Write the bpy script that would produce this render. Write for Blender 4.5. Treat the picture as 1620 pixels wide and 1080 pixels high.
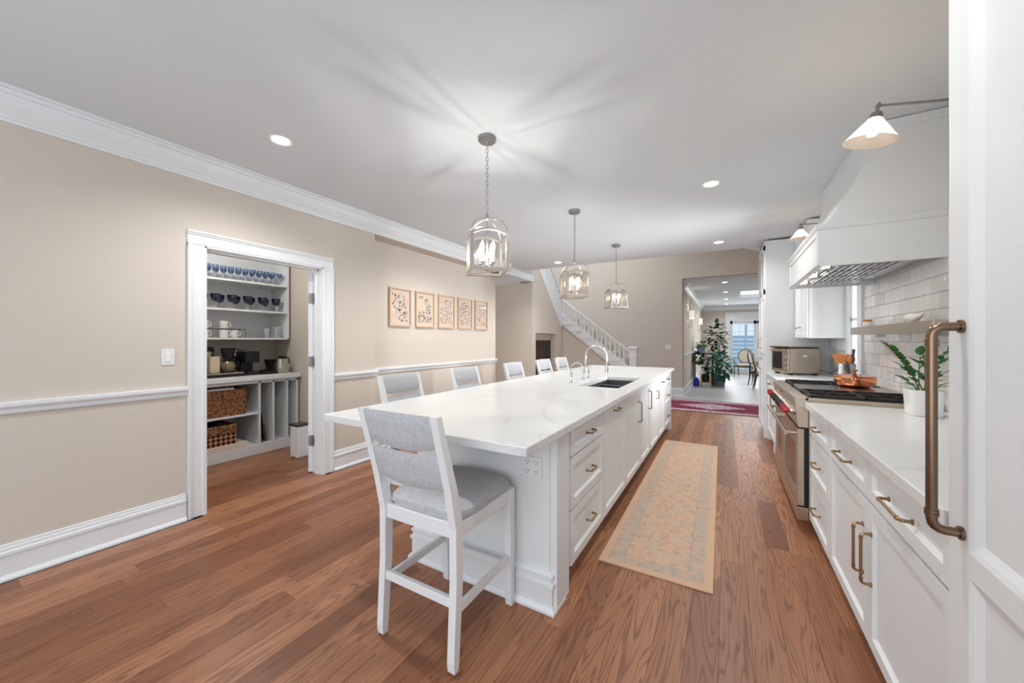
import bpy, bmesh, math, random
from math import sin, cos, pi, radians, atan2, sqrt
from mathutils import Vector, Matrix
random.seed(7)
S = bpy.context.scene
COL = S.collection
for o in list(bpy.data.objects): bpy.data.objects.remove(o)

# ------------------------------------------------------------ camera, world, lights, exposure
CAM_H = 1.346
THETA = math.atan(338/581)
cam_d = bpy.data.cameras.new('camera'); cam = bpy.data.objects.new('camera', cam_d); COL.objects.link(cam)
cam.location = (0, 0, CAM_H); cam.rotation_euler = (pi/2, 0, THETA)
cam_d.sensor_width = 36; cam_d.lens = 581/1620*36; cam_d.shift_y = -2/1620
cam_d.clip_start = 0.02; cam_d.clip_end = 200
S.camera = cam
S.view_settings.view_transform = 'Standard'; S.view_settings.look = 'None'
S.view_settings.gamma = 1; S.view_settings.use_curve_mapping = False
S.view_settings.exposure = 0.12
w = bpy.data.worlds.new('world'); S.world = w; w.use_nodes = True
w.node_tree.nodes['Background'].inputs[0].default_value = (0.72, 0.87, 1.0, 1)
w.node_tree.nodes['Background'].inputs[1].default_value = 1.0

def area(name, loc, size, energy, rot=(0,0,0), color=(1,1,1), spread=pi):
    d = bpy.data.lights.new(name, 'AREA'); d.shape = 'RECTANGLE'
    d.size, d.size_y = size; d.energy = energy; d.color = color; d.spread = spread
    o = bpy.data.objects.new(name, d); COL.objects.link(o); o.location = loc; o.rotation_euler = rot
    return o
def point(name, loc, energy, r=0.03, color=(1,.96,.9)):
    d = bpy.data.lights.new(name, 'POINT'); d.energy = energy; d.shadow_soft_size = r; d.color = color
    o = bpy.data.objects.new(name, d); COL.objects.link(o); o.location = loc
    return o
# big soft fill added behind the camera, not a modelled window
area('room_fill_behind', (-.9, -2.6, 1.45), (3.8, 2.4), 62, (radians(90), 0, 0), (.985, .99, 1))
area('left_fill_behind', (-3.3, -1.6, 1.5), (1.6, 1.8), 3, (radians(90), 0, radians(-60)), (.95, .975, 1))  # weak side fill, also added out of view
area('ceiling_fill_behind', (-.9, -1.2, 1.9), (2.2, 1.2), 12, (radians(180-20), 0, 0), (.95, .975, 1))  # added upward fill that brightens the ceiling
area('hall_fill_light', (-7.6, 6.4, 1.4), (1.0, 1.8), 45, (radians(90), 0, radians(-90)), (.97, .985, 1))  # unseen cool fill added for the dark hall
area('foyer_fill_light', (-3.2, 8.0, 4.4), (3.5, 2.2), 70, (0, 0, 0), (.95, .975, 1))  # fill added under the closed foyer ceiling to light the back wall
area('far_room_skylight', (0.9, 13.3, 2.68), (1.0, 1.8), 46, (0, 0, 0), (1, .98, .95))
area('far_room_window_light', (0.9, 17.0, 1.3), (2.0, 1.7), 34, (radians(-90), 0, 0), (.95, .97, 1))

# ------------------------------------------------------------ material helpers
def lin(c):
    return tuple(((v/255)/12.92 if v/255 <= .04045 else ((v/255+.055)/1.055)**2.4) for v in c) + (1,)
def nodes(name):
    m = bpy.data.materials.new(name); m.use_nodes = True
    nt = m.node_tree; return m, nt, nt.nodes, nt.links, nt.nodes['Principled BSDF']
def mat(name, rgb, rough=.5, metal=0, bump=0, bscale=200, emit=None, estr=0, var=0, vscale=5, coat=0, stretch=None):
    m, nt, N, L, B = nodes(name)
    B.inputs['Base Color'].default_value = lin(rgb); B.inputs['Roughness'].default_value = rough
    B.inputs['Metallic'].default_value = metal
    if coat: B.inputs['Coat Weight'].default_value = coat; B.inputs['Coat Roughness'].default_value = .1
    tc = N.new('ShaderNodeTexCoord'); src = tc.outputs['Object']
    if stretch:
        mp = N.new('ShaderNodeMapping'); mp.inputs['Scale'].default_value = stretch
        L.new(src, mp.inputs[0]); src = mp.outputs[0]
    if var:
        n = N.new('ShaderNodeTexNoise'); n.inputs['Scale'].default_value = vscale; n.inputs['Detail'].default_value = 4
        L.new(src, n.inputs['Vector'])
        r = N.new('ShaderNodeValToRGB')
        a = lin(rgb); r.color_ramp.elements[0].position = .3; r.color_ramp.elements[1].position = .7
        r.color_ramp.elements[0].color = tuple(max(0, v*(1-var)) for v in a[:3])+(1,)
        r.color_ramp.elements[1].color = tuple(min(1, v*(1+var)) for v in a[:3])+(1,)
        L.new(n.outputs['Fac'], r.inputs[0]); L.new(r.outputs[0], B.inputs['Base Color'])
    if bump:
        n = N.new('ShaderNodeTexNoise'); n.inputs['Scale'].default_value = bscale; n.inputs['Detail'].default_value = 3
        L.new(src, n.inputs['Vector'])
        b = N.new('ShaderNodeBump'); b.inputs['Strength'].default_value = bump; b.inputs['Distance'].default_value = .002
        L.new(n.outputs['Fac'], b.inputs['Height']); L.new(b.outputs[0], B.inputs['Normal'])
    if emit:
        B.inputs['Emission Color'].default_value = lin(emit); B.inputs['Emission Strength'].default_value = estr
    return m
def glass(name, rgb=(255,255,255), amount=.12, rough=.02, tint=.0, trgb=None):
    """thin pane: mostly transparent, fresnel gloss"""
    m = bpy.data.materials.new(name); m.use_nodes = True; nt = m.node_tree; N = nt.nodes; L = nt.links
    N.clear(); out = N.new('ShaderNodeOutputMaterial')
    t = N.new('ShaderNodeBsdfTransparent'); t.inputs[0].default_value = lin(trgb or (250,250,250))
    g = N.new('ShaderNodeBsdfGlossy'); g.inputs['Roughness'].default_value = rough; g.inputs[0].default_value = lin(rgb)
    fn = N.new('ShaderNodeFresnel'); fn.inputs[0].default_value = 1.45; ge = N.new('ShaderNodeNewGeometry')
    fb = N.new('ShaderNodeMath'); fb.operation = 'SUBTRACT'; fb.inputs[0].default_value = 1; L.new(ge.outputs['Backfacing'], fb.inputs[1])
    f2 = N.new('ShaderNodeMath'); f2.operation = 'MULTIPLY_ADD'; f2.inputs[2].default_value = amount; L.new(fn.outputs[0], f2.inputs[0]); f2.inputs[1].default_value = 1
    ma = N.new('ShaderNodeMath'); ma.operation = 'MULTIPLY'; L.new(f2.outputs[0], ma.inputs[0]); L.new(fb.outputs[0], ma.inputs[1])
    mx = N.new('ShaderNodeMixShader'); L.new(ma.outputs[0], mx.inputs[0]); L.new(t.outputs[0], mx.inputs[1]); L.new(g.outputs[0], mx.inputs[2])
    last = mx
    if tint:
        d = N.new('ShaderNodeBsdfDiffuse'); d.inputs[0].default_value = lin(rgb)
        mx2 = N.new('ShaderNodeMixShader'); mx2.inputs[0].default_value = tint
        L.new(mx.outputs[0], mx2.inputs[1]); L.new(d.outputs[0], mx2.inputs[2]); last = mx2
    L.new(last.outputs[0], out.inputs[0]); return m

# ---- materials
WALL = mat('wall_paint', (206,197,186), .85, bump=.15, bscale=350)
CEIL = mat('ceiling_paint', (215,220,224), .9)
TRIM = mat('trim_paint', (227,230,233), .35)
CAB = mat('cabinet_paint', (226,229,231), .38)
STOOLW = mat('stool_white_paint', (226,227,229), .35)
FAB = mat('grey_woven_fabric', (184,185,189), .95, bump=.6, bscale=420, var=.10, vscale=60)
FABD = mat('grey_woven_fabric_dark', (150,151,154), .95, bump=.6, bscale=420, var=.10, vscale=60)
BRASS = mat('aged_brass', (154,124,92), .33, 1)
BRASSD = mat('bronze_tube', (128,106,88), .3, 1)
NICKEL = mat('warm_nickel', (196,188,180), .28, 1)
NICKELD = mat('brushed_grey_metal', (150,150,150), .4, .8)
CHROME = mat('chrome', (225,228,230), .06, 1)
STEEL = mat('brushed_steel', (196,182,166), .30, 1, bump=.15, bscale=60, stretch=(1,40,1))
STEELC = mat('brushed_steel_cool', (190,190,192), .22, 1)
SINKM = mat('sink_steel', (104,104,106), .38, 1)
IRON = mat('cast_iron', (22,20,19), .55)
BLACK = mat('black_plastic', (14,14,16), .4)
BLACKG = mat('black_glass', (12,10,12), .08)
REDK = mat('red_knob', (170,24,22), .25, coat=.6)
COPPER = mat('copper', (232,150,106), .16, 1)
BULB = mat('warm_bulb', (255,240,215), .5, emit=(255,226,180), estr=9)
CANL = mat('downlight_glow', (255,250,240), .5, emit=(255,248,236), estr=7)
SCONEG = mat('frosted_shade_glow', (250,245,238), .4, emit=(255,240,222), estr=.45)
SCONB = mat('sconce_bulb_glow', (255,255,250), .4, emit=(255,240,215), estr=10)
PANE = glass('clear_pane', amount=.0)
LANTG = glass('lantern_glass', amount=.09, rough=.01)
CLEARG = glass('clear_glassware', (235,240,245), .12, tint=.12)
BLUEG = glass('pale_blue_glassware', (150,168,198), .12, tint=.3, trgb=(206,216,232))
NAVYG = mat('navy_glass', (8,22,50), .08, coat=.5)
PORC = mat('white_porcelain', (236,236,234), .25)
OAKF = mat('pale_oak_frame', (204,176,148), .5, var=.08, vscale=30)
WOOD = mat('beech_wood', (196,124,58), .5, var=.15, vscale=30, stretch=(1,1,8))
PALEW = mat('pale_wood', (206,178,140), .5)
LEAFM = mat('glossy_leaf_green', (44,104,40), .35, var=.25, vscale=15)
LEAFD = mat('dark_leaf_green', (28,62,36), .4, var=.3, vscale=8)
LEAFB = mat('blue_green_leaf', (60,110,96), .45, var=.25, vscale=8)
STEM = mat('plant_stem', (96,120,60), .5)
TRASH = mat('trash_lid', (86,70,58), .3, .6)
BOXM = mat('pale_pink_box', (226,210,200), .6)
BLUEV = mat('cobalt_glaze', (22,48,170), .15)
GREYFLOOR_L = (182,184,186)
OUTLET = mat('white_plate', (228,228,228), .4)
SLOT = mat('socket_slot', (70,70,70), .6)

def marble():
    m, nt, N, L, B = nodes('veined_quartz')
    geo = N.new('ShaderNodeNewGeometry')
    def vein(scale, rot, width, dist, seed):
        mp = N.new('ShaderNodeMapping'); mp.inputs['Rotation'].default_value = (0,0,rot); mp.inputs['Scale'].default_value = (1,.45,1); mp.inputs['Location'].default_value = (seed,seed*.7,0)
        L.new(geo.outputs['Position'], mp.inputs[0])
        n = N.new('ShaderNodeTexNoise'); n.inputs['Scale'].default_value = scale; n.inputs['Detail'].default_value = 6; n.inputs['Distortion'].default_value = dist; n.inputs['Roughness'].default_value = .55
        L.new(mp.outputs[0], n.inputs['Vector'])
        s = N.new('ShaderNodeMath'); s.operation = 'SUBTRACT'; s.inputs[1].default_value = .5; L.new(n.outputs['Fac'], s.inputs[0])
        a = N.new('ShaderNodeMath'); a.operation = 'ABSOLUTE'; L.new(s.outputs[0], a.inputs[0])
        r = N.new('ShaderNodeMapRange'); r.inputs['From Min'].default_value = 0; r.inputs['From Max'].default_value = width
        r.inputs['To Min'].default_value = 1; r.inputs['To Max'].default_value = 0; L.new(a.outputs[0], r.inputs['Value'])
        return r.outputs[0]
    v1 = vein(.75, .75, .009, .6, 3.2); v2 = vein(1.3, -.5, .007, .9, 9.1)
    n = N.new('ShaderNodeTexNoise'); n.inputs['Scale'].default_value = .9; L.new(geo.outputs['Position'], n.inputs['Vector'])
    mr = N.new('ShaderNodeMapRange'); mr.inputs['From Min'].default_value = .42; mr.inputs['From Max'].default_value = .62; L.new(n.outputs['Fac'], mr.inputs['Value'])
    mu = N.new('ShaderNodeMath'); mu.operation = 'MULTIPLY'; L.new(v2, mu.inputs[0]); L.new(mr.outputs[0], mu.inputs[1])
    mx = N.new('ShaderNodeMath'); mx.operation = 'MAXIMUM'; L.new(v1, mx.inputs[0]); L.new(mu.outputs[0], mx.inputs[1])
    m2 = N.new('ShaderNodeMath'); m2.operation = 'MULTIPLY'; m2.inputs[1].default_value = .2; L.new(mx.outputs[0], m2.inputs[0])
    c = N.new('ShaderNodeMix'); c.data_type = 'RGBA'; c.inputs[6].default_value = lin((221,223,224)); c.inputs[7].default_value = lin((160,154,146))
    L.new(m2.outputs[0], c.inputs[0]); L.new(c.outputs[2], B.inputs['Base Color'])
    B.inputs['Roughness'].default_value = .2
    return m
QUARTZ = marble()

def oak_floor():
    m, nt, N, L, B = nodes('oak_floor_planks')
    geo = N.new('ShaderNodeNewGeometry'); oi = N.new('ShaderNodeObjectInfo')
    rnd = N.new('ShaderNodeMath'); rnd.operation = 'ADD'; L.new(oi.outputs['Random'], rnd.inputs[0]); L.new(geo.outputs['Random Per Island'], rnd.inputs[1])
    fr = N.new('ShaderNodeMath'); fr.operation = 'FRACT'; L.new(rnd.outputs[0], fr.inputs[0])
    off = N.new('ShaderNodeVectorMath'); off.operation = 'SCALE'; off.inputs[0].default_value = (37.3, 61.7, 13.1); L.new(fr.outputs[0], off.inputs['Scale'])
    ad = N.new('ShaderNodeVectorMath'); ad.operation = 'ADD'; L.new(geo.outputs['Position'], ad.inputs[0]); L.new(off.outputs[0], ad.inputs[1])
    mp = N.new('ShaderNodeMapping'); mp.inputs['Scale'].default_value = (9.5, .62, 1); L.new(ad.outputs[0], mp.inputs[0])
    n = N.new('ShaderNodeTexNoise'); n.inputs['Scale'].default_value = 1; n.inputs['Detail'].default_value = 2.2; n.inputs['Distortion'].default_value = .35; n.inputs['Roughness'].default_value = .45
    L.new(mp.outputs[0], n.inputs['Vector'])
    mm = N.new('ShaderNodeMath'); mm.operation = 'MULTIPLY'; mm.inputs[1].default_value = 110; L.new(n.outputs['Fac'], mm.inputs[0])
    sn = N.new('ShaderNodeMath'); sn.operation = 'SINE'; L.new(mm.outputs[0], sn.inputs[0])
    rp = N.new('ShaderNodeMapRange'); rp.inputs['From Min'].default_value = -.2; rp.inputs['From Max'].default_value = 1; L.new(sn.outputs[0], rp.inputs['Value'])
    pw = N.new('ShaderNodeMath'); pw.operation = 'POWER'; pw.inputs[1].default_value = 2.6; L.new(rp.outputs[0], pw.inputs[0])
    # pores
    mp2 = N.new('ShaderNodeMapping'); mp2.inputs['Scale'].default_value = (170, 7, 1); L.new(ad.outputs[0], mp2.inputs[0])
    n2 = N.new('ShaderNodeTexNoise'); n2.inputs['Scale'].default_value = 1; n2.inputs['Detail'].default_value = 3; L.new(mp2.outputs[0], n2.inputs['Vector'])
    r2 = N.new('ShaderNodeMapRange'); r2.inputs['From Min'].default_value = .3; r2.inputs['From Max'].default_value = .75; L.new(n2.outputs['Fac'], r2.inputs['Value'])
    f = N.new('ShaderNodeMath'); f.operation = 'MULTIPLY_ADD'; f.inputs[1].default_value = .5; L.new(pw.outputs[0], f.inputs[0])
    m3 = N.new('ShaderNodeMath'); m3.operation = 'MULTIPLY'; m3.inputs[1].default_value = .35; L.new(r2.outputs[0], m3.inputs[0]); L.new(m3.outputs[0], f.inputs[2])
    base = N.new('ShaderNodeValToRGB'); e = base.color_ramp.elements
    e[0].color = lin((126,78,52)); e[1].color = lin((178,124,90)); e.new(.5).color = lin((156,104,73)); L.new(fr.outputs[0], base.inputs[0])
    dk = N.new('ShaderNodeMix'); dk.data_type = 'RGBA'; dk.inputs[7].default_value = lin((92,54,34))
    L.new(base.outputs[0], dk.inputs[6]); L.new(f.outputs[0], dk.inputs[0]); L.new(dk.outputs[2], B.inputs['Base Color'])
    rr = N.new('ShaderNodeMapRange'); rr.inputs['To Min'].default_value = .34; rr.inputs['To Max'].default_value = .5; L.new(f.outputs[0], rr.inputs['Value'])
    L.new(rr.outputs[0], B.inputs['Roughness'])
    b = N.new('ShaderNodeBump'); b.inputs['Strength'].default_value = .12; b.inputs['Distance'].default_value = .001; b.invert = True
    L.new(f.outputs[0], b.inputs['Height']); L.new(b.outputs[0], B.inputs['Normal'])
    return m
FLOORM = oak_floor()

def tile_mat():
    m, nt, N, L, B = nodes('glazed_white_tile')
    geo = N.new('ShaderNodeNewGeometry'); oi = N.new('ShaderNodeObjectInfo')
    n = N.new('ShaderNodeTexNoise'); n.inputs['Scale'].default_value = 14; n.inputs['Detail'].default_value = 2; L.new(geo.outputs['Position'], n.inputs['Vector'])
    b = N.new('ShaderNodeBump'); b.inputs['Strength'].default_value = .5; b.inputs['Distance'].default_value = .012
    L.new(n.outputs['Fac'], b.inputs['Height']); L.new(b.outputs[0], B.inputs['Normal'])
    r = N.new('ShaderNodeValToRGB'); r.color_ramp.elements[0].color = lin((206,206,207)); r.color_ramp.elements[1].color = lin((232,232,232))
    L.new(oi.outputs['Random'], r.inputs[0]); L.new(r.outputs[0], B.inputs['Base Color']); B.inputs['Roughness'].default_value = .1
    return m
TILE = tile_mat()
GROUT = mat('grout', (196,196,196), .9)

def rug_mat(name, kind):
    m, nt, N, L, B = nodes(name)
    tc = N.new('ShaderNodeTexCoord'); sep = N.new('ShaderNodeSeparateXYZ'); L.new(tc.outputs['Generated'], sep.inputs[0])
    def mth(op, a, b=None, c=None):
        x = N.new('ShaderNodeMath'); x.operation = op
        for i, v in enumerate((a, b, c)):
            if v is None: continue
            if isinstance(v, (int, float)): x.inputs[i].default_value = v
            else: L.new(v, x.inputs[i])
        return x.outputs[0]
    def mix(f, a, b):
        x = N.new('ShaderNodeMix'); x.data_type = 'RGBA'
        if isinstance(f, (int, float)): x.inputs[0].default_value = f
        else: L.new(f, x.inputs[0])
        for i, v in ((6, a), (7, b)):
            if isinstance(v, tuple): x.inputs[i].default_value = v
            else: L.new(v, x.inputs[i])
        return x.outputs[2]
    def noise(scale, detail=4, st=(1,1,1), dist=0):
        mp = N.new('ShaderNodeMapping'); mp.inputs['Scale'].default_value = st; L.new(tc.outputs['Object'], mp.inputs[0])
        n = N.new('ShaderNodeTexNoise'); n.inputs['Scale'].default_value = scale; n.inputs['Detail'].default_value = detail; n.inputs['Distortion'].default_value = dist
        L.new(mp.outputs[0], n.inputs['Vector']); return n.outputs['Fac']
    def rng(v, a, b, ta=0., tb=1.):
        r = N.new('ShaderNodeMapRange'); r.inputs['From Min'].default_value = a; r.inputs['From Max'].default_value = b
        r.inputs['To Min'].default_value = ta; r.inputs['To Max'].default_value = tb; L.new(v, r.inputs['Value']); return r.outputs[0]
    X, Y = sep.outputs[0], sep.outputs[1]
    if kind == 'peach':
        dx = mth('MULTIPLY', mth('MINIMUM', X, mth('SUBTRACT', 1.0, X)), .62)
        dy = mth('MULTIPLY', mth('MINIMUM', Y, mth('SUBTRACT', 1.0, Y)), 3.1)
        d = mth('MINIMUM', dx, dy)
        field = mix(rng(noise(26, 5), .4, .62), lin((212,176,148)), lin((200,182,160)))
        field = mix(rng(noise(18, 4), .5, .66), field, lin((206,156,126)))
        v = N.new('ShaderNodeTexVoronoi'); v.inputs['Scale'].default_value = 30; v.feature = 'DISTANCE_TO_EDGE'
        mpv = N.new('ShaderNodeMapping'); L.new(tc.outputs['Object'], mpv.inputs[0]); L.new(mpv.outputs[0], v.inputs['Vector'])
        vein = rng(v.outputs['Distance'], .0, .12, .55, 0)
        field = mix(mth('MULTIPLY', vein, rng(noise(9), .35, .6)), field, lin((158,162,160)))
        blot = rng(noise(38, 2), .62, .7, 0, .55)
        field = mix(blot, field, lin((142,146,150)))
        border = mix(rng(noise(26, 4), .42, .58), lin((184,174,160)), lin((164,160,156)))
        border = mix(mth('MULTIPLY', rng(noise(20, 2), .5, .62), .7), border, lin((214,176,150)))
        inb = mth('MULTIPLY', mth('GREATER_THAN', d, .045), mth('LESS_THAN', d, .13))
        col = mix(mth('MULTIPLY', inb, .5), field, border)
        edge = mth('LESS_THAN', d, .04)
        col = mix(edge, col, lin((210,174,146)))
        line = mth('MULTIPLY', mth('GREATER_THAN', d, .125), mth('LESS_THAN', d, .137))
        col = mix(mth('MULTIPLY', line, .3), col, lin((150,146,146)))
    else:
        W_, D_ = 2.7, 1.42
        dx = mth('MULTIPLY', mth('MINIMUM', X, mth('SUBTRACT', 1.0, X)), W_)
        dy = mth('MULTIPLY', mth('MINIMUM', Y, mth('SUBTRACT', 1.0, Y)), D_)
        d = mth('MINIMUM', dx, dy)
        red = mix(rng(noise(9, 5), .35, .65), lin((116,26,62)), lin((140,44,80)))
        ax = mth('ABSOLUTE', mth('MULTIPLY', mth('SUBTRACT', X, .5), W_)); ay = mth('ABSOLUTE', mth('MULTIPLY', mth('SUBTRACT', Y, .5), D_))
        dia = mth('ADD', mth('DIVIDE', ax, .62), mth('DIVIDE', ay, .36))
        dia = mth('ADD', dia, mth('MULTIPLY', mth('SUBTRACT', noise(14, 3), .5), .7))
        med = mix(rng(noise(24, 4), .42, .58), lin((206,198,206)), lin((172,120,146)))
        col = mix(mth('LESS_THAN', dia, 1.0), red, med)
        bd = mix(rng(noise(30, 4), .42, .56), lin((212,204,206)), lin((168,120,142)))
        dd = mth('ADD', d, mth('MULTIPLY', mth('SUBTRACT', noise(18, 2), .5), .06))
        col = mix(mth('LESS_THAN', dd, .2), col, bd)
        col = mix(mth('LESS_THAN', d, .02), col, lin((110,90,100)))
    L.new(col, B.inputs['Base Color']); B.inputs['Roughness'].default_value = .95
    bn = N.new('ShaderNodeBump'); bn.inputs['Strength'].default_value = .4; bn.inputs['Distance'].default_value = .003
    L.new(noise(300, 2), bn.inputs['Height']); L.new(bn.outputs[0], B.inputs['Normal'])
    return m
PEACH = rug_mat('faded_peach_rug', 'peach'); MAGEN = rug_mat('magenta_rug', 'magenta')

def wicker():
    m, nt, N, L, B = nodes('woven_wicker')
    tc = N.new('ShaderNodeTexCoord')
    mp = N.new('ShaderNodeMapping'); mp.inputs['Scale'].default_value = (1, 1, 1.6); L.new(tc.outputs['Object'], mp.inputs[0])
    v = N.new('ShaderNodeTexVoronoi'); v.inputs['Scale'].default_value = 46; L.new(mp.outputs[0], v.inputs['Vector'])
    r = N.new('ShaderNodeValToRGB'); r.color_ramp.elements[0].color = lin((186,132,84)); r.color_ramp.elements[1].color = lin((84,46,24)); r.color_ramp.elements[1].position = .75
    L.new(v.outputs['Distance'], r.inputs[0]); L.new(r.outputs[0], B.inputs['Base Color']); B.inputs['Roughness'].default_value = .7
    b = N.new('ShaderNodeBump'); b.inputs['Distance'].default_value = .006; b.invert = True; L.new(v.outputs['Distance'], b.inputs['Height']); L.new(b.outputs[0], B.inputs['Normal'])
    return m
WICK = wicker()
def checkbasket():
    m, nt, N, L, B = nodes('patterned_basket')
    tc = N.new('ShaderNodeTexCoord')
    mp = N.new('ShaderNodeMapping'); mp.inputs['Rotation'].default_value = (radians(45), 0, 0); mp.inputs['Scale'].default_value = (1, 30, 30); L.new(tc.outputs['Object'], mp.inputs[0])
    c = N.new('ShaderNodeTexChecker'); c.inputs['Scale'].default_value = 1; c.inputs[1].default_value = lin((24,18,16)); c.inputs[2].default_value = lin((188,132,84))
    L.new(mp.outputs[0], c.inputs['Vector']); L.new(c.outputs[0], B.inputs['Base Color']); B.inputs['Roughness'].default_value = .8
    return m
CHECKB = checkbasket()
def botanical(name, seed, tall=1, tint=(120,116,104), dens=.5):
    """aged paper with a printed spray of leaves: flat print"""
    m, nt, N, L, B = nodes(name)
    tc = N.new('ShaderNodeTexCoord'); mp = N.new('ShaderNodeMapping')
    mp.inputs['Scale'].default_value = (1, 30, 20*tall); mp.inputs['Location'].default_value = (seed, seed*2, seed*3); L.new(tc.outputs['Object'], mp.inputs[0])
    v = N.new('ShaderNodeTexVoronoi'); v.inputs['Scale'].default_value = 1.6; v.inputs['Randomness'].default_value = 1; L.new(mp.outputs[0], v.inputs['Vector'])
    lt = N.new('ShaderNodeMath'); lt.operation = 'LESS_THAN'; lt.inputs[1].default_value = .40; L.new(v.outputs['Distance'], lt.inputs[0])
    n = N.new('ShaderNodeTexNoise'); n.inputs['Scale'].default_value = .28; n.inputs['Detail'].default_value = 1; L.new(mp.outputs[0], n.inputs['Vector'])
    g = N.new('ShaderNodeMath'); g.operation = 'GREATER_THAN'; g.inputs[1].default_value = dens; L.new(n.outputs['Fac'], g.inputs[0])
    sp = N.new('ShaderNodeSeparateXYZ'); L.new(tc.outputs['Generated'], sp.inputs[0])
    def band(sock):
        a = N.new('ShaderNodeMath'); a.operation = 'SUBTRACT'; a.inputs[1].default_value = .5; L.new(sock, a.inputs[0])
        b = N.new('ShaderNodeMath'); b.operation = 'ABSOLUTE'; L.new(a.outputs[0], b.inputs[0])
        c = N.new('ShaderNodeMath'); c.operation = 'LESS_THAN'; c.inputs[1].default_value = .4; L.new(b.outputs[0], c.inputs[0]); return c.outputs[0]
    cur = lt.outputs[0]
    for s_ in (g.outputs[0], band(sp.outputs[1]), band(sp.outputs[2])):
        k = N.new('ShaderNodeMath'); k.operation = 'MULTIPLY'; L.new(cur, k.inputs[0]); L.new(s_, k.inputs[1]); cur = k.outputs[0]
    mx = N.new('ShaderNodeMix'); mx.data_type = 'RGBA'; mx.inputs[6].default_value = lin((230,210,194)); mx.inputs[7].default_value = lin(tint)
    L.new(cur, mx.inputs[0]); L.new(mx.outputs[2], B.inputs['Base Color']); B.inputs['Roughness'].default_value = .8
    return m

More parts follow.
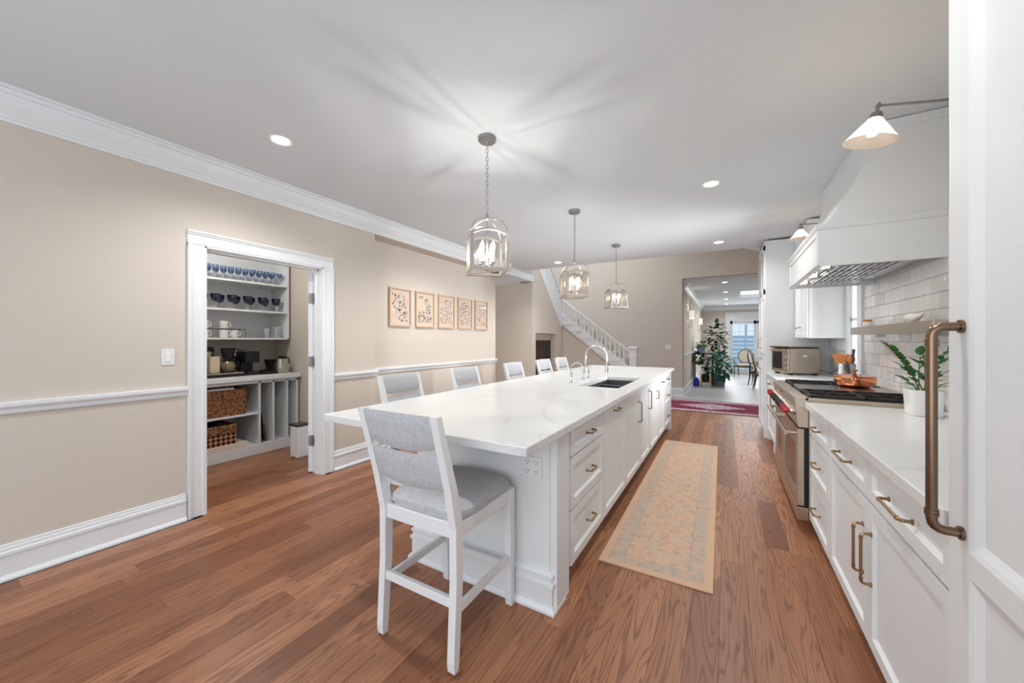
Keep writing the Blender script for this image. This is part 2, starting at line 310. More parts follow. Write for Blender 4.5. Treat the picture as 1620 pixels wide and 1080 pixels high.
# ------------------------------------------------------------ mesh builder
class M:
    def __init__(s): s.v = []; s.f = []
    def add(s, vs, fs):
        b = len(s.v); s.v += [tuple(p) for p in vs]; s.f += [tuple(b+i for i in f) for f in fs]; return s
    def box(s, x0, x1, y0, y1, z0, z1):
        if x0 > x1: x0, x1 = x1, x0
        if y0 > y1: y0, y1 = y1, y0
        if z0 > z1: z0, z1 = z1, z0
        return s.add([(x0,y0,z0),(x1,y0,z0),(x1,y1,z0),(x0,y1,z0),(x0,y0,z1),(x1,y0,z1),(x1,y1,z1),(x0,y1,z1)],
                     [(0,3,2,1),(4,5,6,7),(0,1,5,4),(1,2,6,5),(2,3,7,6),(3,0,4,7)])
    def hexa(s, a, b):  # two quads (lists of 4) joined
        return s.add(list(a)+list(b), [(3,2,1,0),(4,5,6,7),(0,1,5,4),(1,2,6,5),(2,3,7,6),(3,0,4,7)])
    def prism(s, prof, axis, a, b):
        """prof: closed polygon of (p,q). axis y: (x,z); axis x: (y,z); axis z: (x,y)"""
        def pt(p, t):
            return {'y': (p[0], t, p[1]), 'x': (t, p[0], p[1]), 'z': (p[0], p[1], t)}[axis]
        n = len(prof); vs = [pt(p, a) for p in prof]+[pt(p, b) for p in prof]
        fs = [tuple(range(n))[::-1], tuple(range(n, 2*n))]+[(i, (i+1) % n, n+(i+1) % n, n+i) for i in range(n)]
        return s.add(vs, fs)
    def lathe(s, prof, c=(0,0,0), seg=20, axis='z', cap=True):
        cx, cy, cz = c; n = len(prof); vs = []
        for i in range(seg):
            a = 2*pi*i/seg
            for r, h in prof:
                p = (r*cos(a), r*sin(a), h)
                if axis == 'x': p = (h, r*cos(a), r*sin(a))
                if axis == 'y': p = (r*cos(a), h, r*sin(a))
                vs.append((cx+p[0], cy+p[1], cz+p[2]))
        fs = []
        for i in range(seg):
            j = (i+1) % seg
            for k in range(n-1): fs.append((i*n+k, j*n+k, j*n+k+1, i*n+k+1))
        if cap:
            if prof[0][0] > 1e-6: fs.append(tuple(i*n for i in range(seg))[::-1])
            if prof[-1][0] > 1e-6: fs.append(tuple(i*n+n-1 for i in range(seg)))
        return s.add(vs, fs)
    def tube(s, pts, r, seg=8, closed=False):
        pts = [Vector(p) for p in pts]; n = len(pts); rs = r if isinstance(r, (list, tuple)) else [r]*n
        vs = []; up = None
        for i in range(n):
            if closed: t = pts[(i+1) % n]-pts[i-1]
            else: t = pts[min(i+1, n-1)]-pts[max(i-1, 0)]
            t.normalize()
            if up is None: up = Vector((0,0,1)) if abs(t.z) < .9 else Vector((1,0,0))
            u = up-t*up.dot(t)
            if u.length < 1e-4: u = t.orthogonal()
            u.normalize(); w_ = t.cross(u); up = u
            for k in range(seg):
                a = 2*pi*k/seg; vs.append(tuple(pts[i]+(u*cos(a)+w_*sin(a))*rs[i]))
        fs = []
        for i in range(n if closed else n-1):
            j = (i+1) % n
            for k in range(seg): fs.append((i*seg+k, i*seg+(k+1) % seg, j*seg+(k+1) % seg, j*seg+k))
        if not closed: fs += [tuple(range(seg))[::-1], tuple((n-1)*seg+k for k in range(seg))]
        return s.add(vs, fs)
    def ball(s, c, rx, ry=None, rz=None, seg=10, ring=6):
        ry = ry or rx; rz = rz or rx; b = M()
        b.lathe([(max(1e-5, sin(pi*k/ring)), -cos(pi*k/ring)) for k in range(ring+1)], seg=seg, cap=False)
        return s.add([(c[0]+p[0]*rx, c[1]+p[1]*ry, c[2]+p[2]*rz) for p in b.v], b.f)
    def xf(s, mtx):
        s.v = [tuple(mtx @ Vector(p)) for p in s.v]; return s
    def build(s, name, m, parent=None, smooth=False, bevel=0, at=None, seg=2):
        org = Vector((0,0,0))
        p = parent
        while p is not None: org += Vector(p.location); p = p.parent
        if at is not None: org = org + Vector(at) if parent is None else org
        me = bpy.data.meshes.new(name)
        me.from_pydata([tuple(Vector(q)-org) for q in s.v], [], s.f)
        bm = bmesh.new(); bm.from_mesh(me); bmesh.ops.remove_doubles(bm, verts=bm.verts, dist=1e-6)
        bmesh.ops.recalc_face_normals(bm, faces=bm.faces); bm.to_mesh(me); bm.free()
        me.materials.append(m)
        if smooth:
            for q in me.polygons: q.use_smooth = True
            try: me.set_sharp_from_angle(angle=radians(38))
            except Exception: pass
        o = bpy.data.objects.new(name, me); COL.objects.link(o)
        if parent is not None: o.parent = parent
        elif at is not None: o.location = at
        if bevel:
            b = o.modifiers.new('bevel', 'BEVEL'); b.width = bevel; b.segments = seg; b.limit_method = 'ANGLE'
            b.harden_normals = False
        return o

def tag(o, label=None, cat=None, group=None, kind=None):
    if label: o['label'] = label
    if cat: o['category'] = cat
    if group: o['group'] = group
    if kind: o['kind'] = kind
    return o
def thing(name, loc, label, cat, group=None):
    o = bpy.data.objects.new(name, None); COL.objects.link(o); o.location = loc; o.empty_display_size = .05
    return tag(o, label, cat, group)
def struct(name, mb, m, parent=None, label=None, **k):
    o = mb.build(name, m, parent, **k)
    if parent is None: o['kind'] = 'structure'
    if label: o['label'] = label
    return o
def copy_tree(o, parent=None):
    c = o.copy(); COL.objects.link(c)
    if parent is not None: c.parent = parent
    for ch in list(o.children): copy_tree(ch, c)
    return c
def arc(c, r, a0, a1, n, u, v):
    u = Vector(u); v = Vector(v); c = Vector(c)
    return [tuple(c+u*r*cos(a0+(a1-a0)*i/n)+v*r*sin(a0+(a1-a0)*i/n)) for i in range(n+1)]

# ------------------------------------------------------------ SETTING
CZ = 2.74
# floor: slab + individual planks
fl = struct('floor', M().box(-8.2, 1.3, -2.8, 9.3, -.08, -.021), mat('subfloor', (60,40,30), .9), label='warm brown oak plank floor of the kitchen')
PW = .127
lens = [.8, 1.05, 1.3, 1.6, 2.0]
pm = []
for L_ in lens:
    b = M(); g = .0002; w2 = PW/2-g; l2 = L_/2-g; c_ = .0007
    b.add([(-w2,-l2,-.02),(w2,-l2,-.02),(w2,l2,-.02),(-w2,l2,-.02),(-w2,-l2,-c_),(w2,-l2,-c_),(w2,l2,-c_),(-w2,l2,-c_),
           (-w2+c_,-l2+c_,0),(w2-c_,-l2+c_,0),(w2-c_,l2-c_,0),(-w2+c_,l2-c_,0)],
          [(0,3,2,1),(0,1,5,4),(1,2,6,5),(2,3,7,6),(3,0,4,7),(4,5,9,8),(5,6,10,9),(6,7,11,10),(7,4,8,11),(8,9,10,11)])
    pm.append(b)
planks = []
x = -7.9+PW/2
while x < 1.2:
    segs = []
    if x < -5.42: segs = [(5.9, 9.25)]
    elif x < -3.6: segs = [(.45, 2.74), (5.9, 9.25)]
    elif x < -3.45: segs = [(-.5, 9.25)] if x > -3.5 else [(1.25, 2.25), (5.9, 9.25)]
    else: segs = [(-.5, 9.25)]
    for a, b in segs:
        y = a-random.uniform(0, .7) if a < 0 else a
        while y < b-.15:
            k = random.randrange(len(lens)); L_ = lens[k]
            if y+L_ > b+.02:
                fit = [i for i in range(len(lens)) if lens[i] <= b-y+.02]
                if fit: k = max(fit); L_ = lens[k]
                else:
                    planks.append((x, (y+b)/2, 0, (b-y)/lens[0])); break
            planks.append((x, y+L_/2, k, 1)); y += L_
    x += PW
def pdist(p):
    x, y, k, q = p
    zc = x*-sin(THETA)+y*cos(THETA); xc = x*cos(THETA)+y*sin(THETA)
    vis = zc > .3 and abs(xc/zc) < 1.5
    return (0 if vis else 1, x*x+y*y)
planks.sort(key=pdist)
meshes = []
for b in pm:
    me = bpy.data.meshes.new('plank'); me.from_pydata(b.v, [], b.f); me.materials.append(FLOORM); me.update(); meshes.append(me)
for (x, y, k, q) in planks[:300]:
    o = bpy.data.objects.new('plank', meshes[k]); COL.objects.link(o); o.parent = fl; o.location = (x, y, random.uniform(-.0003, 0)); o.scale = (1, q, 1)
rest = M()
for (x, y, k, q) in planks[300:]:
    rest.add([(p[0]+x, p[1]*q+y, p[2]) for p in pm[k].v], pm[k].f)
o = rest.build('planks', FLOORM, fl); o['kind'] = 'stuff'; o['label'] = 'farther floor planks'
fl2 = struct('floor_far', M().box(-8, 4.5, 9.25, 19, -.08, 0), mat('grey_washed_boards', (186,188,192), .35, var=.10, vscale=3, stretch=(1,8,1)), label='grey washed floor of the far room')

# walls: left
wl = M(); W = -3.5
wl.box(-3.64, W, -2.8, 1.262, 0, CZ).box(-3.64, W, 2.234, 2.868, 0, CZ).box(-3.64, W, 1.262, 2.234, 2.075, CZ)
struct('wall_left', wl, WALL, label='beige left wall with the pantry doorway')
struct('wall_left_recess', M().box(-3.9, -3.74, 2.868, 5.81, 0, 2.6), WALL, label='beige recessed wall with the botanical prints')
struct('trim_2', M().box(-3.9, W, 2.868, 5.81, 2.58, CZ), WALL, label='beige soffit above the recessed wall')
# pantry shell
struct('wall_pantry_back', M().box(-5.56, -5.42, .3, 2.9, 0, 2.6), WALL)
struct('wall_pantry_right', M().box(-5.42, -3.64, 2.75, 2.868, 0, 2.6), WALL)
struct('wall_pantry_left', M().box(-5.42, -3.64, .3, .42, 0, 2.6), WALL)
struct('ceiling_pantry', M().box(-5.56, -3.64, .3, 2.868, 2.6, 2.7), CEIL)
# kitchen ceiling with chamfered far corner
struct('ceiling', M().prism([(-3.64,-2.8),(1.3,-2.8),(1.3,9.64),(.95,7.75),(.24,6.58),(-3.5,6.5),(-3.64,5.81)], 'z', CZ, CZ+.25), CEIL, label='white kitchen ceiling')
# hall beyond the recess
struct('ceiling_hall', M().box(-8.2, -3.5, 5.81, 6.96, 2.58, 2.7), CEIL)
struct('wall_hall', M().box(-8.2, -3.551, 6.96, 7.08, 0, 2.75), WALL)
struct('wall_hall_upper', M().box(-8.2, -3.5, 5.6, 5.81, 2.58, CZ+.25).box(-3.64,-3.5,5.81,6.5,2.7,CZ+.25), WALL)
struct('wall_hall_left', M().box(-8.3, -8.2, 5.6, 9.8, 0, 4.6), WALL)
struct('wall_hall_front', M().box(-8.2, -3.9, 5.6, 5.81, 0, 2.58), WALL)
struct('trim_3', M().prism([(-3.80,2.58),(-3.6,2.58),(-3.56,2.74),(-3.70,2.74)], 'y', 6.85, 6.95), TRIM, label='small white trim at the corner below the stairs')
# wall B below the upper stair flight with fireplace niche
wb = M()
wb.box(-3.67, -3.55, 6.962, 7.12, 0, 1.50)
wb.box(-3.67, -3.55, 8.24, 8.6, 0, 1.50)
wb.prism([(7.0,1.50),(8.6,1.50),(8.6,1.74),(7.357,2.9),(6.962,2.9)], 'x', -3.67, -3.55)
struct('wall_fireplace', wb, WALL, label='beige wall with the fireplace niche below the upper stair flight')
nb = M().box(-3.9, -3.67, 8.24, 8.3, 0, 1.56).box(-3.9, -3.67, 7.09, 7.12, 0, 1.56).box(-3.9,-3.67,7.12,8.24,1.50,1.56).box(-4.0,-3.9,7.09,8.3,0,1.56)
struct('wall_niche', nb, WALL)
fp = thing('fireplace', (-3.8, 7.65, 0), 'black glass fireplace with a dim red glow set in the beige niche', 'fireplace')
def glow_mat():
    m, nt, N, L, B = nodes('ember_glow'); B.inputs['Base Color'].default_value = lin((8,6,8)); B.inputs['Roughness'].default_value = .12
    tc = N.new('ShaderNodeTexCoord'); g = N.new('ShaderNodeTexGradient'); g.gradient_type = 'SPHERICAL'
    mp = N.new('ShaderNodeMapping'); mp.inputs['Scale'].default_value = (1, 3.2, 3.2); mp.inputs['Location'].default_value = (0, .1, -3.4); L.new(tc.outputs['Object'], mp.inputs[0]); L.new(mp.outputs[0], g.inputs[0])
    B.inputs['Emission Color'].default_value = lin((200,20,16)); ml = N.new('ShaderNodeMath'); ml.operation = 'MULTIPLY'; ml.inputs[1].default_value = .05
    L.new(g.outputs['Fac'], ml.inputs[0]); L.new(ml.outputs[0], B.inputs['Emission Strength']); return m
M().box(-3.715, -3.70, 7.125, 8.235, .12, 1.345).build('glass_screen', glow_mat(), fp)
M().box(-3.89, -3.70, 7.125, 8.235, .002, .118).build('hearth', WALL, fp)
M().box(-3.89,-3.70,7.125,8.235,1.347,1.498).build('header', WALL, fp)
# foyer back wall with the wide opening
struct('wall_back', M().box(-8.2, -.9, 9.64, 9.8, 0, 4.6).box(-.9, 1.3, 9.64, 9.8, 2.82, 4.6).box(1.3, 2.0, 9.64, 9.8, 0, 4.6), WALL, label='beige back wall with the wide opening to the far room')
struct('ceiling_foyer', M().box(-8.2, 1.3, 5.6, 9.8, 4.6, 4.7), CEIL)
struct('wall_foyer_front', M().prism([(-3.5,6.4),(-3.5,6.5),(.24,6.58),(.95,7.75),(1.3,9.6),(1.2,7.7),(.35,6.45)], 'z', CZ+.25, 4.6), WALL)
struct('wall_right', M().box(1.17, 1.3, -.6, 9.64, 0, CZ), WALL, label='right wall behind the cabinets and range')
# far room
struct('wall_far_left', M().box(-1.02, -.88, 9.8, 17.3, 0, 2.74), WALL, label='beige left wall of the far room')
struct('wall_far_right', M().box(3.4, 3.5, 9.8, 17.3, 0, 2.74), WALL)
struct('wall_far_end', M().box(-1.02, .12, 17.3, 17.44, 0, 2.74).box(.12, 2.0, 17.3, 17.44, 2.15, 2.74).box(2.0, 3.5, 17.3, 17.44, 0, 2.74), WALL)
struct('ceiling_far', M().box(-1.02, .38, 9.8, 17.44, 2.74, 2.85).box(.38, 1.4, 9.8, 12.35, 2.74, 2.85).box(.38,1.4,14.3,17.44,2.74,2.85).box(1.4,3.5,9.8,17.44,2.74,2.85), CEIL)
struct('window_3', M().box(.36, 1.42, 12.33, 14.32, 2.86, 2.9), mat('skylight_diffuser', (250,252,255), .6, emit=(240,246,255), estr=.9), label='pale rectangular skylight in the far room ceiling')

# trims : profiles in (distance from wall, z)
CROWN = [(0,2.57),(.018,2.57),(.022,2.585),(.03,2.59),(.032,2.605),(.05,2.625),(.075,2.66),(.088,2.69),(.09,2.70),(.105,2.705),(.108,2.722),(.125,2.725),(.125,2.74),(0,2.74)]
BASE = [(0,0),(.034,0),(.034,.012),(.022,.03),(.018,.03),(.018,.135),(.024,.14),(.024,.158),(.014,.163),(.014,.178),(.01,.186),(.01,.196),(0,.2)]
RAIL = [(0,.930),(.012,.930),(.016,.938),(.016,.945),(.012,.950),(.012,.962),(.03,.968),(.034,.978),(.034,.996),(.028,1.0),(0,1.0)]
def run(name, prof, wall, a, b, axis='y', s=1, dz=0, label=None):
    pr = [(wall+s*d, z+dz) for d, z in prof]
    return struct(name, M().prism(pr, axis, a, b), TRIM, label=label)
run('trim_1', CROWN, W, -2.8, 5.81, label='white crown moulding along the left wall')
run('baseboard_left', BASE, W, -2.8, 1.15, label='white baseboard of the left wall before the doorway')
run('baseboard_left_2', BASE, W, 2.345, 2.868, label='white baseboard right of the pantry doorway')
run('baseboard_recess', BASE, -3.74, 2.868, 5.81)
run('trim_4', RAIL, W, -2.8, 1.155, label='white chair rail left of the pantry doorway')
run('trim_5', RAIL, W, 2.345, 2.895, label='short white chair rail right of the pantry doorway')
run('trim_6', RAIL, -3.74, 2.868, 5.83, label='white chair rail below the botanical prints')
run('baseboard_back', BASE, 9.64, -3.5, -.88, 'x', -1)
run('baseboard_far', BASE, -.88, 9.62, 17.3)
run('trim_7', RAIL, -.88, 9.8, 17.3, label='white chair rail of the far room')
run('trim_8', CROWN, -.88, 9.8, 17.3, label='white crown moulding of the far room')
run('trim_9', CROWN, 17.3, -.88, 3.4, 'x', -1)
run('baseboard_pantry', [(d*.7, z*.75) for d, z in BASE], 2.75, -5.42, -3.64, 'x', -1)
# pantry door casing: stepped profile legs + head
def casing(name, y0, y1, z1, wx, s, cw=.118, label=None):
    prof = [(0,0),(.014,0),(.014,.012),(.018,.016),(.018,.028),(.012,.034),(.012,.085),(.02,.09),(.02,.1),(.028,.103),(.028,cw),(0,cw)]
    b = M()
    # left leg: width grows to -y
    b.prism([(wx+s*d, y0-q) for d, q in prof], 'z', 0, z1+.02)
    b.prism([(wx+s*d, y1+q) for d, q in prof], 'z', 0, z1+.02)
    b.prism([(wx+s*d, z1+q) for d, q in prof], 'y', y0-cw, y1+cw)
    return struct(name, b, TRIM, label=label)
casing('trim_10', 1.275, 2.221, 2.062, W, 1, label='white moulded casing around the pantry doorway')
casing('trim_11', 1.275, 2.221, 2.062, -3.64, -1)
jb = M().box(-3.64, -3.5, 1.262, 1.28, 0, 2.062).box(-3.64, -3.5, 2.216, 2.234, 0, 2.062).box(-3.64, -3.5, 1.262, 2.234, 2.057, 2.075)
jb.box(-3.6, -3.545, 1.28, 1.292, 0, 2.057).box(-3.585, -3.545, 2.204, 2.216, 0, 2.057).box(-3.6, -3.545, 1.28, 2.216, 2.045, 2.057)
struct('trim_12', jb, TRIM, label='white door jamb of the pantry doorway')
# pantry door leaf, opened inwards about 118 degrees
dr = bpy.data.objects.new('door_1', None); COL.objects.link(dr); dr.location = (-3.635, 2.19, 0); dr['kind'] = 'structure'; dr['label'] = 'white pantry door swung open into the pantry'
ang = radians(148.2)
Rm = Matrix.Translation((-3.635, 2.19, 0)) @ Matrix.Rotation(ang, 4, 'Z')
lf = M().box(.01, .91, -.02, .02, .012, 2.04)
for (z0, z1) in ((.22, .95), (1.1, 1.9)):
    for sx in (-.0201, .0201):
        lf.box(.13, .79, sx-.003, sx+.003, z0, z0+.03).box(.13, .79, sx-.003, sx+.003, z1-.03, z1).box(.13,.16,sx-.003,sx+.003,z0,z1).box(.76,.79,sx-.003,sx+.003,z0,z1)
lf.xf(Rm).build('door_leaf', TRIM, dr, bevel=.002)
for z in (1.77, 1.13, .33):
    h_ = M().box(.004, .011, -.018, .018, z-.05, z+.05).xf(Rm)
    h_.tube([(-3.622, 2.2, z-.055), (-3.622, 2.2, z+.055)], .007, 8)
    h_.box(-3.64, -3.605, 2.2, 2.204, z-.05, z+.05)
    h_.build('hinge', NICKELD, dr)

# light switches and outlet plates
def plate(name, x, y, z, nx, label, wy=.075, hz=.115, rockers=1, cat='light switch'):
    t = thing(name, (x, y, z), label, cat)
    if nx: # normal along x
        M().box(x, x+nx*.006, y-wy/2, y+wy/2, z-hz/2, z+hz/2).build('plate', OUTLET, t, bevel=.002)
        for k in range(rockers):
            c = y+(k-(rockers-1)/2)*.045
            M().box(x+nx*.006, x+nx*.011, c-.016, c+.016, z-.033, z+.033).build('rocker', PORC, t, bevel=.0015)
    else:
        M().box(x-wy/2, x+wy/2, y-.006, y, z-hz/2, z+hz/2).build('plate', OUTLET, t, bevel=.002)
        for k in range(rockers):
            c = x+(k-(rockers-1)/2)*.045
            M().box(c-.016, c+.016, y-.011, y-.006, z-.033, z+.033).build('rocker', PORC, t, bevel=.0015)
    return t
plate('light_switch', -3.5, 1.048, 1.223, 1, 'white light switch on the beige wall left of the pantry doorway')
plate('light_switch', -1.21, 9.64, 1.18, 0, 'white double light switch on the back wall left of the wide opening', wy=.13, rockers=2)
plate('wall_outlet', -.88, 11.03, .36, 1, 'white wall outlet low on the far room wall', cat='outlet')

# ------------------------------------------------------------ CABINETRY helpers
def front(mb, org, u, n, w, h, t=.02, fr=.055, dep=.012, bev=.012):
    """shaker front: org = lower corner on the carcass face, u along width, n outward"""
    O = Vector(org); U = Vector(u); Nn = Vector(n); Z = Vector((0,0,1))
    def P(a, b, c): return tuple(O+U*a+Z*b+Nn*c)
    g = .002
    v = [P(g,g,0),P(w-g,g,0),P(w-g,h-g,0),P(g,h-g,0), P(g,g,t),P(w-g,g,t),P(w-g,h-g,t),P(g,h-g,t),
         P(fr,fr,t),P(w-fr,fr,t),P(w-fr,h-fr,t),P(fr,h-fr,t),
         P(fr+.004,fr+.004,t-.005),P(w-fr-.004,fr+.004,t-.005),P(w-fr-.004,h-fr-.004,t-.005),P(fr+.004,h-fr-.004,t-.005),
         P(fr+bev,fr+bev,t-dep),P(w-fr-bev,fr+bev,t-dep),P(w-fr-bev,h-fr-bev,t-dep),P(fr+bev,h-fr-bev,t-dep)]
    f = [(0,3,2,1)]
    for a in (0,4,8,12):
        if a == 4: pass
        b = a+4
        for i in range(4): f.append((a+i, a+(i+1) % 4, b+(i+1) % 4, b+i))
    f.append((16,17,18,19))
    return mb.add(v, f)
def pull(c, u, n, length, m=BRASS, r=.0055, so=.032):
    """bar pull: feet, rounded elbows, collars"""
    C_ = Vector(c); U = Vector(u); Nn = Vector(n); b = M()
    h = length/2; e = .012
    pts = [C_-U*h, C_-U*h+Nn*(so-e)]
    for k in range(1, 4):
        a = k/4*pi/2; pts.append(C_-U*(h-e+e*cos(a)-0)+Nn*(so-e+e*sin(a)))
    pts.append(C_-U*(h-e)+Nn*so)
    pts2 = [C_+(p-C_).dot(Nn)*Nn-(p-C_).dot(U)*U for p in reversed(pts)]
    b.tube(pts+pts2, r, 8)
    for s_ in (-1, 1):
        q = C_+U*s_*h; b.tube([q, q+Nn*.004], r*1.7, 10)
        q = C_+U*s_*(h-e-.006)+Nn*so; b.tube([q-U*.003, q+U*.003], r*1.3, 10)
    return b
def drawer(parent, name, xf_, y0, y1, z0, z1, nx, hl=.1, hz=None, vertical=None, hm=BRASS, fr=.05):
    """front facing nx at plane x=xf_; returns door/drawer with handle"""
    mb = M(); front(mb, (xf_, y0, z0), (0,1,0), (nx,0,0), y1-y0, z1-z0, fr=fr)
    d = mb.build(name, CAB, parent)
    if vertical is not None:
        c = (xf_+nx*.02, vertical[0], vertical[1]); u = (0,0,1)
    else:
        c = (xf_+nx*.02, (y0+y1)/2, hz if hz else (z0+z1)/2); u = (0,1,0)
    if hl:
        h = pull(c, u, (nx,0,0), hl, hm).build('handle', hm, d, smooth=True)
    return d

# ------------------------------------------------------------ KITCHEN ISLAND
isl = thing('kitchen_island', (-1.2, 3.9, 0), 'long white panelled kitchen island base with brass drawer pulls', 'kitchen island')
FX = -.745     # carcass face; fronts stand out to -.725
def slab_with_hole(x0,x1,y0,y1,a0,a1,b0,b1,z0,z1):
    m = M(); o=[(x0,y0),(x1,y0),(x1,y1),(x0,y1)]; i=[(a0,b0),(a1,b0),(a1,b1),(a0,b1)]
    v=[(p[0],p[1],z) for z in (z0,z1) for p in o+i]
    f=[]
    for k in range(4):
        j=(k+1)%4
        f += [(k,4+k,4+j,j),(8+k,8+j,12+j,12+k),(k,j,8+j,8+k),(4+k,12+k,12+j,4+j)]
    return m.add(v,f)
b = slab_with_hole(-1.64, FX, 1.70, 6.08, -1.23, -.82, 3.315, 4.375, .1, .875).box(-1.58, -.82, 1.78, 6.0, 0, .1)
b.build('body', CAB, isl, bevel=.001)
# near end : flat panel with stiles, skirting wraps
e = M().box(-1.66, -.76, 1.68, 1.70, .0, .875)
e.build('end_panel', CAB, isl, bevel=.002)
e = M().box(-.7595, -.722, 1.682, 1.85, 0, .875)
e.build('corner_post', CAB, isl, bevel=.003)
M().box(-.8,-.72,5.98,6.09,0,.875).build('corner_post', CAB, isl, bevel=.003)
SK = [(0,0),(.04,0),(.04,.012),(.028,.03),(.022,.03),(.022,.115),(.03,.122),(.03,.14),(.018,.146),(.018,.162),(.026,.168),(.026,.18),(.008,.192),(.008,.2),(0,.2)]
sk = M()
def skirt_loop(prof, path, normals):
    n = len(path); k = len(prof); vs = []
    for (px, py), (nx_, ny_) in zip(path, normals):
        for d, z in prof: vs.append((px+nx_*d, py+ny_*d, z))
    fs = []
    for i in range(n-1):
        for j in range(k): fs.append((i*k+j, i*k+(j+1) % k, (i+1)*k+(j+1) % k, (i+1)*k+j))
    fs += [tuple(range(k)), tuple((n-1)*k+j for j in range(k))[::-1]]
    return vs, fs
sk.add(*skirt_loop(SK, [(-1.66,2.3),(-1.66,1.68),(-.76,1.68),(-.76,1.80)], [(-1,0),(-1,-1),(1,-1),(1,0)]))
sk.build('skirting', TRIM, isl)
M().add(*skirt_loop([(0,.845),(.03,.845),(.03,.86),(.022,.875),(0,.875)], [(-1.66,2.3),(-1.66,1.68),(-.76,1.68),(-.76,1.70)], [(-1,0),(-1,-1),(1,-1),(1,0)])).build('cornice', TRIM, isl)
# left side panels
for k in range(6):
    y0 = 1.74+k*.72
    mb = M(); front(mb, (-1.64, y0+.70, .2), (0,-1,0), (-1,0,0), .70, .64, fr=.08)
    mb.build('side_panel', CAB, isl)
# fronts, right side
for (z0, z1) in ((.71, .868), (.42, .705), (.115, .415)):
    drawer(isl, 'drawer', FX, 1.885, 2.50, z0, z1, 1, hl=.105, hz=(z0+z1)/2+(0 if z0 > .7 else .0))
drawer(isl, 'dishwasher_panel', FX, 2.515, 3.14, .115, .868, 1, hl=.12, hz=.82)
drawer(isl, 'door', FX, 3.15, 3.755, .115, .868, 1, hl=.19, vertical=(3.66, .66))
drawer(isl, 'door', FX, 3.765, 4.29, .115, .868, 1, hl=.19, vertical=(4.20, .70))
drawer(isl, 'door', FX, 4.30, 4.87, .115, .868, 1, hl=.09, vertical=(4.71, .69))
for (z0, z1) in ((.71, .868), (.115, .705)):
    drawer(isl, 'drawer', FX, 4.88, 5.40, z0, z1, 1, hl=.1 if z0 > .5 else 0, hz=.80)
for (z0, z1) in ((.71, .868), (.42, .705), (.115, .415)):
    drawer(isl, 'drawer', FX, 5.41, 5.96, z0, z1, 1, hl=.1)
# outlet on the near end
ob = M().box(-.912, -.80, 1.672, 1.68, .645, .752).build('outlet_plate', OUTLET, isl, bevel=.002)
for i in range(2):
    for j in range(2):
        cx = -.882+i*.05; cz = .675+j*.047; sl = M()
        sl.box(cx-.009, cx-.006, 1.6715, 1.6725, cz, cz+.009).box(cx+.006, cx+.009, 1.6715, 1.6725, cz, cz+.009).ball((cx, 1.672, cz-.008), .003, .001, .003, 6, 4)
        sl.build('socket', SLOT, ob)

# counter top with sink cutout (bullnosed slab)
ct = M(); X0, X1, Y0, Y1 = -2.03, -.69, 1.30, 6.22
SX0, SX1, SY0, SY1 = -1.215, -.835, 3.33, 4.36
ct.box(X0, SX0, Y0, Y1, .875, .915).box(SX1, X1, Y0, Y1, .875, .915).box(SX0, SX1, Y0, SY0, .875, .915).box(SX0, SX1, SY1, Y1, .875, .915)
o = slab_with_hole(X0,X1,Y0,Y1,SX0,SX1,SY0,SY1,.875,.915).build('island_countertop', QUARTZ, at=(-1.36,3.76,.875), bevel=.004)
tag(o, 'long white veined quartz worktop of the island', 'countertop')
# sink
sk_ = thing('kitchen_sink', (-1.025, 3.845, .70), 'long undermount steel sink in the island worktop', 'sink')
s_ = M(); t_=.006
s_.box(SX0-.01, SX1+.01, SY0-.01, SY1+.01, .668, .674)
for (a,b_,c_,d_) in ((SX0-.01,SX0-.004,SY0-.01,SY1+.01),(SX1+.004,SX1+.01,SY0-.01,SY1+.01),(SX0,SX1,SY0-.01,SY0-.004),(SX0,SX1,SY1+.004,SY1+.01)):
    s_.box(a,b_,c_,d_,.674,.872)
s_.build('basin', SINKM, sk_, bevel=.002)
M().box(SX0-.002, SX0+.012, SY0, SY1, .84, .848).box(SX1-.012, SX1+.002, SY0, SY1, .84, .848).build('ledge', STEELC, sk_)
M().lathe([(.0,.674),(.045,.674),(.05,.678),(.03,.679),(.0,.676)], (-1.03,3.6,0), 18).build('drain', CHROME, sk_)
M().box(SX0, SX1, 4.05, 4.075, .835, .85).build('divider_bar', STEELC, sk_)

# bridge faucet
fc = thing('bridge_faucet', (-1.35, 3.95, .915), 'tall chrome bridge faucet with gooseneck spout behind the island sink', 'faucet')
fx, fy = -1.35, 3.96
b = M()
for dy in (-.09, .09):
    b.lathe([(.0,.915),(.024,.915),(.024,.92),(.014,.93),(.012,.96),(.017,.965),(.017,.985),(.011,.99),(.011,1.02),(.016,1.025),(.013,1.045),(0,1.05)], (fx, fy+dy, 0), 12)
b.tube([(fx, fy-.09, .995), (fx, fy+.09, .995)], .009, 10)
b.build('bridge', CHROME, fc, smooth=True)
for dy in (-.09, .09):
    h_ = M()
    for a in range(4):
        c_ = (fx+.03*cos(a*pi/2+.4), fy+dy+.03*sin(a*pi/2+.4), 1.045); h_.tube([(fx, fy+dy, 1.045), c_], .0045, 6); h_.ball(c_, .007)
    h_.build('handle', CHROME, fc, smooth=True)
sp = [(fx,fy,.985),(fx,fy,1.10),(fx,fy,1.17)]+arc((fx+.118,fy,1.17), .118, pi, 0, 12, (1,0,0), (0,0,1))+[(fx+.236,fy,1.11),(fx+.236,fy,1.05)]
M().tube(sp, .0095, 10).lathe([(0,.985),(.017,.985),(.017,1.0),(.012,1.03),(.012,1.05),(0,1.05)],(fx,fy,0),12).build('spout', CHROME, fc, smooth=True)
M().tube([(fx+.236,fy,1.055),(fx+.236,fy,1.0)], .017, 12).build('spray_head', CHROME, fc, smooth=True)
